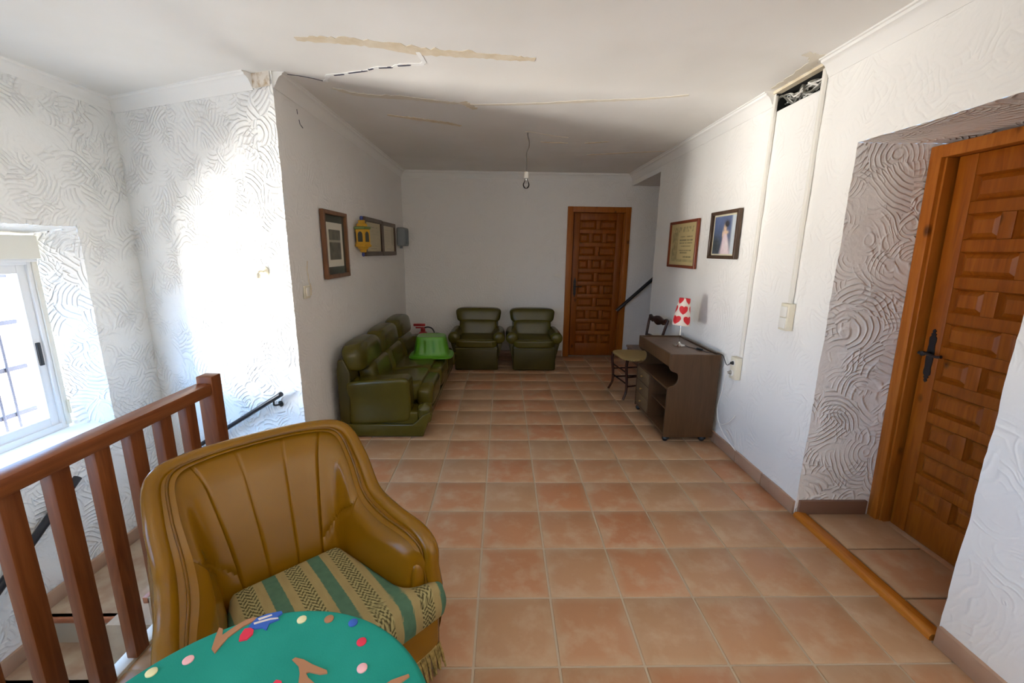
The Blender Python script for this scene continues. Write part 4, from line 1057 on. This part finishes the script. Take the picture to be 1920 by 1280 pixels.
# local: -y front ( -> world -x ), x across
m_rush = mat('woven_rush', (.36,.25,.09), .75); N = NT(m_rush)
wv = N.n('ShaderNodeTexWave', wave_type='BANDS', bands_direction='X'); wv.inputs['Scale'].default_value = 42; wv.inputs['Distortion'].default_value = 1.5; N.l(N.coord(), wv.inputs[0])
N.l(N.ramp(wv.outputs['Fac'], (.2, (.26,.17,.055)), (.7, (.42,.30,.12))), N.b.inputs['Base Color']); N.bump(wv.outputs['Fac'], .5, .003)
def sfn(q):
    w = 1.0 - .16*(q.y/.2) ; z = q.z - .010*(1-(q.x/.22)**2)*(1-(q.y/.2)**2)
    return Vector((q.x*w, q.y, z))
link('rush_seat', PF((0, 0, .445), (.218, .205, .024), 3.6, 12, fn=sfn), m_rush, rc, 60)
for s in (-1, 1):
    bm = bmesh.new(); P = cr([(s*.195,-.175,.44),(s*.192,-.18,.36),(s*.185,-.165,.22),(s*.19,-.165,.10),(s*.205,-.20,.006)], 6)
    tube(bm, P, [.017-.005*i/(len(P)-1) for i in range(len(P))], 10); link('front_leg', bm, m_darkwood, rc)
    bm = bmesh.new(); P = cr([(s*.170,.20,.006),(s*.160,.165,.20),(s*.158,.165,.44),(s*.165,.195,.62),(s*.185,.225,.78),(s*.192,.245,.86)], 6)
    tube(bm, P, .0145, 10); link('rear_leg', bm, m_darkwood, rc)
    for z in (.15, .25): 
        bm = bmesh.new(); tube(bm, [(s*.188,-.165,z), (s*.160,.168,z+.01)], .0085, 8); link('side_stretcher', bm, m_darkwood, rc)
for z in (.18, .30):
    bm = bmesh.new(); tube(bm, [(-.187,-.166,z), (.187,-.166,z)], .0085, 8); link('front_stretcher', bm, m_darkwood, rc)
bm = bmesh.new(); tube(bm, [(-.160,.166,.24), (.160,.166,.24)], .0085, 8); link('rear_stretcher', bm, m_darkwood, rc)
# carved crest rail
up_ = [(-.20,.862),(-.17,.872),(-.13,.855),(-.08,.862),(-.04,.875),(0,.880),(.04,.875),(.08,.862),(.13,.855),(.17,.872),(.20,.862)]
dn_ = [(.195,.815),(.16,.808),(.12,.795),(.08,.802),(.04,.785),(0,.778),(-.04,.785),(-.08,.802),(-.12,.795),(-.16,.808),(-.195,.815)]
bm = bmesh.new(); prism(bm, up_+dn_, .226, .250, 'xz', .004, 2)
link('crest_rail', bm, m_darkwood, rc)
bm = bmesh.new(); prism(bm, [(-.175,.655),(-.09,.662),(0,.656),(.09,.662),(.175,.655),(.172,.628),(.09,.622),(0,.628),(-.09,.622),(-.172,.628)], .192, .212, 'xz', .003, 2); link('back_rail', bm, m_darkwood, rc)

# ------------------------------------------------------------------ mustard armchair
MA = R(42)
mc = thing('mustard_armchair', 'mustard vinyl tub armchair with green striped seat and fringe', 'armchair', (-.79, 1.38, 0), MA)
K = [ # inner bottom, inner top, outer top, outer bottom (right half, front to centre)
 ((.300,-.392,.24),(.318,-.398,.45),(.385,-.412,.45),(.372,-.400,.12)),
 ((.283,-.380,.24),(.302,-.383,.515),(.400,-.398,.518),(.375,-.385,.12)),
 ((.262,-.320,.24),(.282,-.320,.548),(.402,-.325,.552),(.378,-.320,.12)),
 ((.232,-.180,.24),(.255,-.180,.556),(.392,-.170,.562),(.374,-.170,.12)),
 ((.205,-.065,.24),(.250,-.050,.588),(.382,-.010,.585),(.368,-.010,.12)),
 ((.194,-.020,.24),(.262,.070,.695),(.378,.115,.695),(.355,.100,.12)),
 ((.165,-.004,.24),(.250,.165,.778),(.352,.238,.782),(.318,.170,.12)),
 ((.100,.000,.24),(.160,.200,.800),(.240,.286,.806),(.210,.195,.12)),
 ((0,.002,.24),(0,.208,.806),(0,.300,.812),(0,.205,.12))]
def curve4(q):
    pts = [Vector(k[q]) for k in K]; pts = pts + [Vector((-p.x, p.y, p.z)) for p in pts[-2::-1]]
    return cr(pts, 36)
IB, IT, OT, OB = (curve4(q) for q in range(4)); NS = len(IB); f3 = 36; NR = 28
cen = Vector((0, -.2, 0))
def section(i):
    a, b = IB[i], IT[i]; inward = (cen - Vector((a.x, a.y, 0))); inward.z = 0; inward.normalize(); rows = []
    for k in range(NR+1):
        t = k/NR; p = a.lerp(b, t) + inward*(.022*math.sin(math.pi*t)**.8)
        if t > .85: p = p - inward*(.03*((t-.85)/.15)**2)
        rows.append(p)
    return rows, inward
secs = [section(i) for i in range(NS)]
iA = int(4.1*f3); iB = int(6.65*f3); mid_i = 8*f3
def find_x(xv): return min(range(iB, NS-iB), key=lambda i: abs(IT[i].x*.8+IB[i].x*.2 - xv))
chan = [find_x(.068), find_x(-.068)]
def kb(i):           # height (in rows) of the slanting seam between arm pad and wing
    i = min(i, NS-1-i)
    if i < iA: return NR+1
    if i > iB: return -1
    t = (i-iA)/(iB-iA); return NR*(1-.70*t**.55)
def depth(i, k):     # how far a seam draws the padding in
    d = 0.0; j = min(i, NS-1-i)
    d = max(d, .010*math.exp(-((j-iB)/1.3)**2))
    for g in chan: d = max(d, .0055*math.exp(-((i-g)/.8)**2)*min(1, k/6))
    if iA <= j <= iB: d = max(d, .010*math.exp(-((k-kb(i))/.8)**2))
    d = max(d, .006*math.exp(-j/3.0))
    return d
PT = [[p - inw*depth(i, k) for k, p in enumerate(rows)] for i, (rows, inw) in enumerate(secs)]
def inner_part(name, cond, m):
    bm = bmesh.new(); V = {}
    def gv(i, k):
        if (i, k) not in V: V[i, k] = bm.verts.new(PT[i][k])
        return V[i, k]
    for i in range(NS-1):
        for k in range(NR):
            if cond(i, k): bm.faces.new((gv(i, k), gv(i+1, k), gv(i+1, k+1), gv(i, k+1)))
    return link(name, bm, m, mc, 80)
for s in (0, 1):
    half_ = (lambda i: i < mid_i) if s == 0 else (lambda i: i >= mid_i)
    inner_part('arm_pad', lambda i, k: half_(i) and (min(i, NS-2-i) < iB) and k < kb(i), m_must)
    inner_part('wing_pad', lambda i, k: half_(i) and (min(i, NS-2-i) < iB) and k >= kb(i), m_must)
inner_part('backrest', lambda i, k: min(i, NS-2-i) >= iB, m_must)
# rolled border along the rim and down the arm fronts
roll = [(IT[i].lerp(OT[i], .66)) + Vector((0,0,.0)) for i in range(0, NS, 4)]
dn = [Vector((.362,-.392,.20)), Vector((.368,-.404,.28)), Vector((.372,-.412,.37))]
roll = dn + roll + [Vector((-p.x, p.y, p.z)) for p in dn[::-1]]
bm = bmesh.new(); tube(bm, roll, .029, 14); link('border_roll', bm, m_must, mc, 80)
welt = [(IT[i].lerp(OT[i], .30)) + Vector((0,0,.013)) for i in range(0, NS, 4)]
welt = [Vector((.330,-.412,.30)), Vector((.334,-.416,.40))] + welt + [Vector((-.334,-.416,.40)), Vector((-.330,-.412,.30))]
bm = bmesh.new(); tube(bm, welt, .0045, 8); link('welt', bm, m_must_d, mc, 80)
# outer shell
bm = bmesh.new(); V = []
for i in range(0, NS, 4):
    o0 = IT[i].lerp(OT[i], .80) + Vector((0,0,-.006)); o1 = OB[i]; ow = -secs[i][1]
    V.append([bm.verts.new(o0.lerp(o1, k/8) + ow*.030*math.sin(math.pi*k/8)**.7) for k in range(9)])
for a, b in zip(V, V[1:]):
    for k in range(8): bm.faces.new((a[k], a[k+1], b[k+1], b[k]))
osh = link('outer_shell', bm, m_must, mc, 80)
if sum(p.normal.dot(p.center-Vector((0,-.1,.4))) for p in osh.data.polygons) < 0: osh.data.flip_normals()
# padding between the inner face and the rolled border
bm = bmesh.new(); V = []
for i in range(0, NS, 4): V.append([bm.verts.new(p) for p in (PT[i][NR], IT[i].lerp(OT[i], .12)+Vector((0,0,.008)), IT[i].lerp(OT[i], .30)+Vector((0,0,.010)), IT[i].lerp(OT[i], .7)+Vector((0,0,.004)))])
for a, b in zip(V, V[1:]):
    for k in range(3): bm.faces.new((a[k], b[k], b[k+1], a[k+1]))
link('rim_lining', bm, m_must, mc, 80)
for s in (1, -1):
    bm = PF((s*.337, -.378, .29), (.046, .030, .19), 5, 8); link('arm_front', bm, m_must, mc, 80)
# front rail
bm = bmesh.new(); grid_surf(bm, lambda u, v: Vector((-.368+.736*u, -.412-.030*math.sin(math.pi*u)**.4 - .006*v, .115+.20*v)), 60, 6)
o_ = link('front_rail', bm, m_must, mc); md = o_.modifiers.new('s', 'SOLIDIFY'); md.thickness = .03; md.offset = 0
# T-shaped striped seat cushion
half = [(0,.0),(.155,.0),(.186,-.014),(.197,-.05),(.225,-.18),(.250,-.30),(.262,-.345),(.283,-.378),(.318,-.398),(.352,-.405),(.374,-.415),(.385,-.435),(.384,-.450),(.374,-.464),(.360,-.470)]
hp = cr([(x, y, 0) for x, y in half], 4)
def hw_at(y):
    best = .004
    for p, q in zip(hp, hp[1:]):
        if min(p.y, q.y) <= y <= max(p.y, q.y):
            f = 0 if abs(q.y-p.y) < 1e-9 else (y-p.y)/(q.y-p.y); best = max(best, p.x+(q.x-p.x)*f)
    return best
NU, NV = 260, 110
YT, YE = -.0005, -.4695
ys = [YT+(YE-YT)*j/NV for j in range(NV+1)]
G = np.array([[(-1+2*i/NU)*hw_at(y) for i in range(NU+1)] for y in ys]); GY = np.repeat(np.array(ys)[:, None], NU+1, 1)
GY = GY - .013*np.clip((-GY-.38)/.09, 0, 1)**1.5*(1-np.clip(np.abs(G)/.36, 0, 1)**2)
outl = np.array([(G[NV, i], GY[NV, i]) for i in range(0, NU+1, 6)] + [(G[j, NU], GY[j, NU]) for j in range(NV-1, -1, -1)] + [(G[0, i], GY[0, i]) for i in range(NU-1, -1, -10)] + [(G[j, 0], GY[j, 0]) for j in range(1, NV)])
D = np.full(G.shape, 9.0)
for a_, b_ in zip(outl, np.roll(outl, -1, 0)):
    d_ = b_-a_; L2 = (d_**2).sum()
    if L2 < 1e-12: continue
    t_ = np.clip(((G-a_[0])*d_[0]+(GY-a_[1])*d_[1])/L2, 0, 1)
    D = np.minimum(D, np.hypot(G-a_[0]-t_*d_[0], GY-a_[1]-t_*d_[1]))
rr = .032; Dc = np.clip(D, 0, rr); Z = .402 - (rr-np.sqrt(np.maximum(0, rr*rr-(rr-Dc)**2))) + .016*np.clip(D/.16, 0, 1)**.7
bm = bmesh.new()
Vt = [[bm.verts.new((G[j, i], GY[j, i], Z[j, i])) for i in range(NU+1)] for j in range(NV+1)]
for j in range(NV):
    for i in range(NU): bm.faces.new((Vt[j][i], Vt[j+1][i], Vt[j+1][i+1], Vt[j][i+1]))
loop = [Vt[NV][i] for i in range(NU+1)] + [Vt[j][NU] for j in range(NV-1, -1, -1)] + [Vt[0][i] for i in range(NU-1, -1, -1)] + [Vt[j][0] for j in range(1, NV)]
prev = loop; NB = 40
for k in range(1, NB+1):
    t = k/NB; cur = []
    for n_, v in enumerate(loop):
        tg = (loop[(n_+1) % len(loop)].co - loop[n_-1].co); dv = Vector((tg.y, -tg.x, 0)); dv = dv.normalized() if dv.length > 1e-9 else Vector()
        cur.append(bm.verts.new(Vector((v.co.x, v.co.y, v.co.z*(1-t)+.285*t)) + dv*.008*math.sin(math.pi*t)))
    for i in range(len(loop)):
        j = (i+1) % len(loop); bm.faces.new((prev[i], cur[i], cur[j], prev[j]))
    prev = cur
def stripes(c):
    x = c.x; y = c.y - max(0, .385-c.z)
    p = (x-.08+.075) % .15 - .075                        # 0 at the centre of a green stripe
    if abs(p) < .0215: return mixc(lin(84,116,94), lin(74,104,84), .5+.5*nz2(x*60, y*60))
    beige = mixc(lin(160,142,98), lin(148,130,88), .5+.5*nz2(x*90, y*20))
    px = (p if p > 0 else p+.15)-.075
    if abs(px) < .0255:                                   # woven leaf band: pale leaves on a dark ground
        b = 0
        for kx, ky in ((0,0),(.5,.5)):
            fu = ((px/.0145+kx) % 1)-.5; fv = ((y/.019+ky+px*8) % 1)-.5
            ang = .7 if int(math.floor(px/.0145+kx)) % 2 else -.7
            ru = fu*math.cos(ang)-fv*math.sin(ang); rv = fu*math.sin(ang)+fv*math.cos(ang)
            if (ru/.215)**2+(rv/.42)**2 < 1: b = 1
        return mixc(lin(72,66,40), lin(172,160,112), b*.85+.1*nz2(x*200, y*200))
    return beige
colored('seat_cushion', bm, m_fabric, stripes, mc, 70)
# fringe
bm = bmesh.new(); rd = random.Random(2)
path = [Vector((OB[i].x, OB[i].y, 0)) for i in range(0, NS)]
path += [Vector((-.372+.744*k/40, -.428-.022*math.sin(math.pi*k/40)**.5, 0)) for k in range(41)]
acc = []; tot = 0
for a, b in zip(path, path[1:]): acc.append((tot, a, b)); tot += (b-a).length
nst = 330
for k in range(nst):
    d = tot*k/nst
    for (t0, a, b) in acc:
        L = (b-a).length
        if t0 <= d <= t0+L and L > 1e-6:
            p = a.lerp(b, (d-t0)/L); break
    dv = Vector((p.x, p.y+.1, 0)).normalized(); ln = .095+rd.random()*.02
    fl = .012+rd.random()*.022
    tube(bm, [p+dv*.004+Vector((0,0,.135)), p+dv*(.006+fl*.3)+Vector((0,0,.105)), p+dv*fl+Vector((rd.uniform(-.004,.004),0,.135-ln))], [.004,.0055,.0035], 4)
m_fr = mat('gold_fringe', (.27,.185,.045), .8); N = NT(m_fr); N.l(N.ramp(N.noise(N.coord(), 60, 2).outputs['Fac'], (.3, (.15,.10,.02)), (.7, (.40,.29,.09))), N.b.inputs['Base Color'])
f_ = link('fringe', bm, m_fr, mc); f_['kind'] = 'stuff'
bm = bmesh.new(); tube(bm, [p+Vector((0,0,.132)) for p in path[::4]], .008, 8); link('fringe_braid', bm, m_fr, mc)
for x, y in ((.30,-.36),(-.30,-.36),(.26,.13),(-.26,.13)):
    bm = bmesh.new(); lathe(bm, [(0,.0),(.014,.0),(.020,.12),(0,.12)], (x, y, .0), 12); link('leg', bm, m_darkwood, mc)
bm = B(-.30, .30, -.38, .14, .115, .29, .01); link('seat_base', bm, m_must_d, mc)

# ------------------------------------------------------------------ round table under a teal cloth
TCX, TCY, TZ, TR = -.455, .533, .70, .343
tb = thing('round_table', 'round side table under the teal cloth in front of the mustard armchair', 'table', (TCX, TCY, 0))
bm = bmesh.new(); lathe(bm, [(0,TZ-.03),(TR-.012,TZ-.03),(TR-.007,TZ-.02),(TR-.010,TZ-.004),(0,TZ-.004)], n=64); link('tabletop', bm, m_rail, tb)
bm = bmesh.new(); lathe(bm, [(0,.05),(.05,.05),(.035,.12),(.03,.35),(.045,.5),(.03,.6),(.09,TZ-.03),(0,TZ-.03)], n=20); link('pedestal', bm, m_rail, tb)
for k in range(3):
    a = 2*math.pi*k/3+.4; bm = bmesh.new(); tube(bm, cr([(.02*math.cos(a),.02*math.sin(a),.10),(.12*math.cos(a),.12*math.sin(a),.085),(.21*math.cos(a),.21*math.sin(a),.016)], 6), .016, 8); link('foot', bm, m_rail, tb)
m_teal = mat('teal_cloth', (.025,.33,.25), .85, spec=.15); N = NT(m_teal)
N.l(N.ramp(N.noise(N.coord(), 6, 3).outputs['Fac'], (.3, (.014,.24,.185)), (.7, (.020,.28,.22))), N.b.inputs['Base Color'])
N.bump(N.math('ADD', N.noise(N.coord(), 260, 2).outputs['Fac'], N.math('MULTIPLY', N.noise(N.coord(), 14, 3).outputs['Fac'], 4.0)), .22, .002)
cth = thing('tablecloth', 'teal green felt tablecloth with coloured dots and flower motif', 'tablecloth', (TCX, TCY, 0))
def cloth(u, v):
    a = 2*math.pi*u
    if v < .45: r_ = TR*v/.45*.985; z = TZ
    else:
        t = (v-.45)/.55; k = min(1, t/.12)
        r_ = TR*.985 + .008*math.sin(k*math.pi/2); z = TZ - .010*(1-math.cos(k*math.pi/2))
        if t > .12:
            s = (t-.12)/.88; z = TZ-.010-s*.46; r_ += .004 + s*(.010+.014*math.sin(a*11+.6)+.006*math.sin(a*17))
    return Vector((r_*math.cos(a), r_*math.sin(a), z + (.0012*noise.noise(Vector((r_*math.cos(a)*9, r_*math.sin(a)*9, 0))) if v < .45 else 0)))
bm = bmesh.new(); grid_surf(bm, cloth, 160, 60, True); bmesh.ops.remove_doubles(bm, verts=bm.verts[:], dist=1e-5); link('cloth', bm, m_teal, cth, 60)
MC = {'cream': lin(222,216,172), 'tan': lin(168,122,92), 'blue': lin(62,98,178), 'red': lin(216,62,84), 'pink': lin(232,178,182), 'white': lin(214,206,200)}
MM = {k: mat('felt_'+k, v, .9, spec=.1) for k, v in MC.items()}
# camera ray to cloth plane, used once to place the printed dots where they lie on the cloth
def onto(px, py, z):
    d = _f + _x2*((px-960)/795.74) + _d2*((py-640)/795.74); t = (z-H)/d.z; return Vector((d.x*t-TCX, d.y*t-TCY, z))
DOTS = [(-.3535,0.0,'')] and [(566,1162,'cream'),(617,1161,'tan'),(662,1168,'blue'),(678,1204,'red'),(679,1253,'pink'),(353,1238,'pink'),(284,1261,'cream')]
for px, py, cn in DOTS:
    p = onto(px, py, TZ); bm = bmesh.new(); lathe(bm, [(.0105,-.001),(.0105,.0022),(.009,.003),(0,.003)], (p.x, p.y, TZ+.0004), 20); link('felt_dot', bm, MM[cn], cth)
def motif(name, pix, cn, h=.003):
    P = [onto(x, y, TZ) for x, y in pix]; bm = bmesh.new(); prism(bm, [(p.x, p.y) for p in P], TZ-.001, TZ+h, 'xy'); link(name, bm, MM[cn], cth, 30)
motif('felt_stem', [(403,1226),(397,1218),(404,1196),(411,1178),(418,1180),(417,1192),(440,1176),(462,1163),(478,1158),(480,1163),(455,1176),(428,1196),(414,1212)], 'tan')
motif('felt_petal', [(466,1178),(472,1170),(482,1160),(500,1153),(528,1147),(530,1151),(520,1158),(524,1162),(505,1170),(500,1182),(492,1178),(480,1180)], 'blue', .0035)
motif('felt_petal', [(448,1203),(450,1193),(459,1180),(470,1178),(476,1182),(474,1190),(463,1200)], 'red', .003)
motif('felt_stem', [(548,1238),(554,1234),(570,1238),(586,1247),(613,1258),(614,1263),(600,1265),(580,1261),(574,1263),(578,1272),(592,1284),(598,1296),(552,1296),(560,1282),(562,1264),(560,1250)], 'tan')
motif('felt_stem', [(720,1285),(735,1276),(752,1270),(766,1265),(768,1269),(757,1277),(742,1287),(730,1295),(716,1296)], 'tan')
motif('felt_petal', [(512,1282),(518,1276),(528,1278),(530,1290),(516,1294)], 'red')
motif('felt_vein', [(476,1170),(490,1166),(508,1161),(522,1160),(522,1162),(508,1164),(490,1169),(477,1173)], 'white', .0045)
motif('felt_vein', [(484,1162),(496,1158),(510,1154),(511,1156),(497,1161),(486,1165)], 'white', .0045)
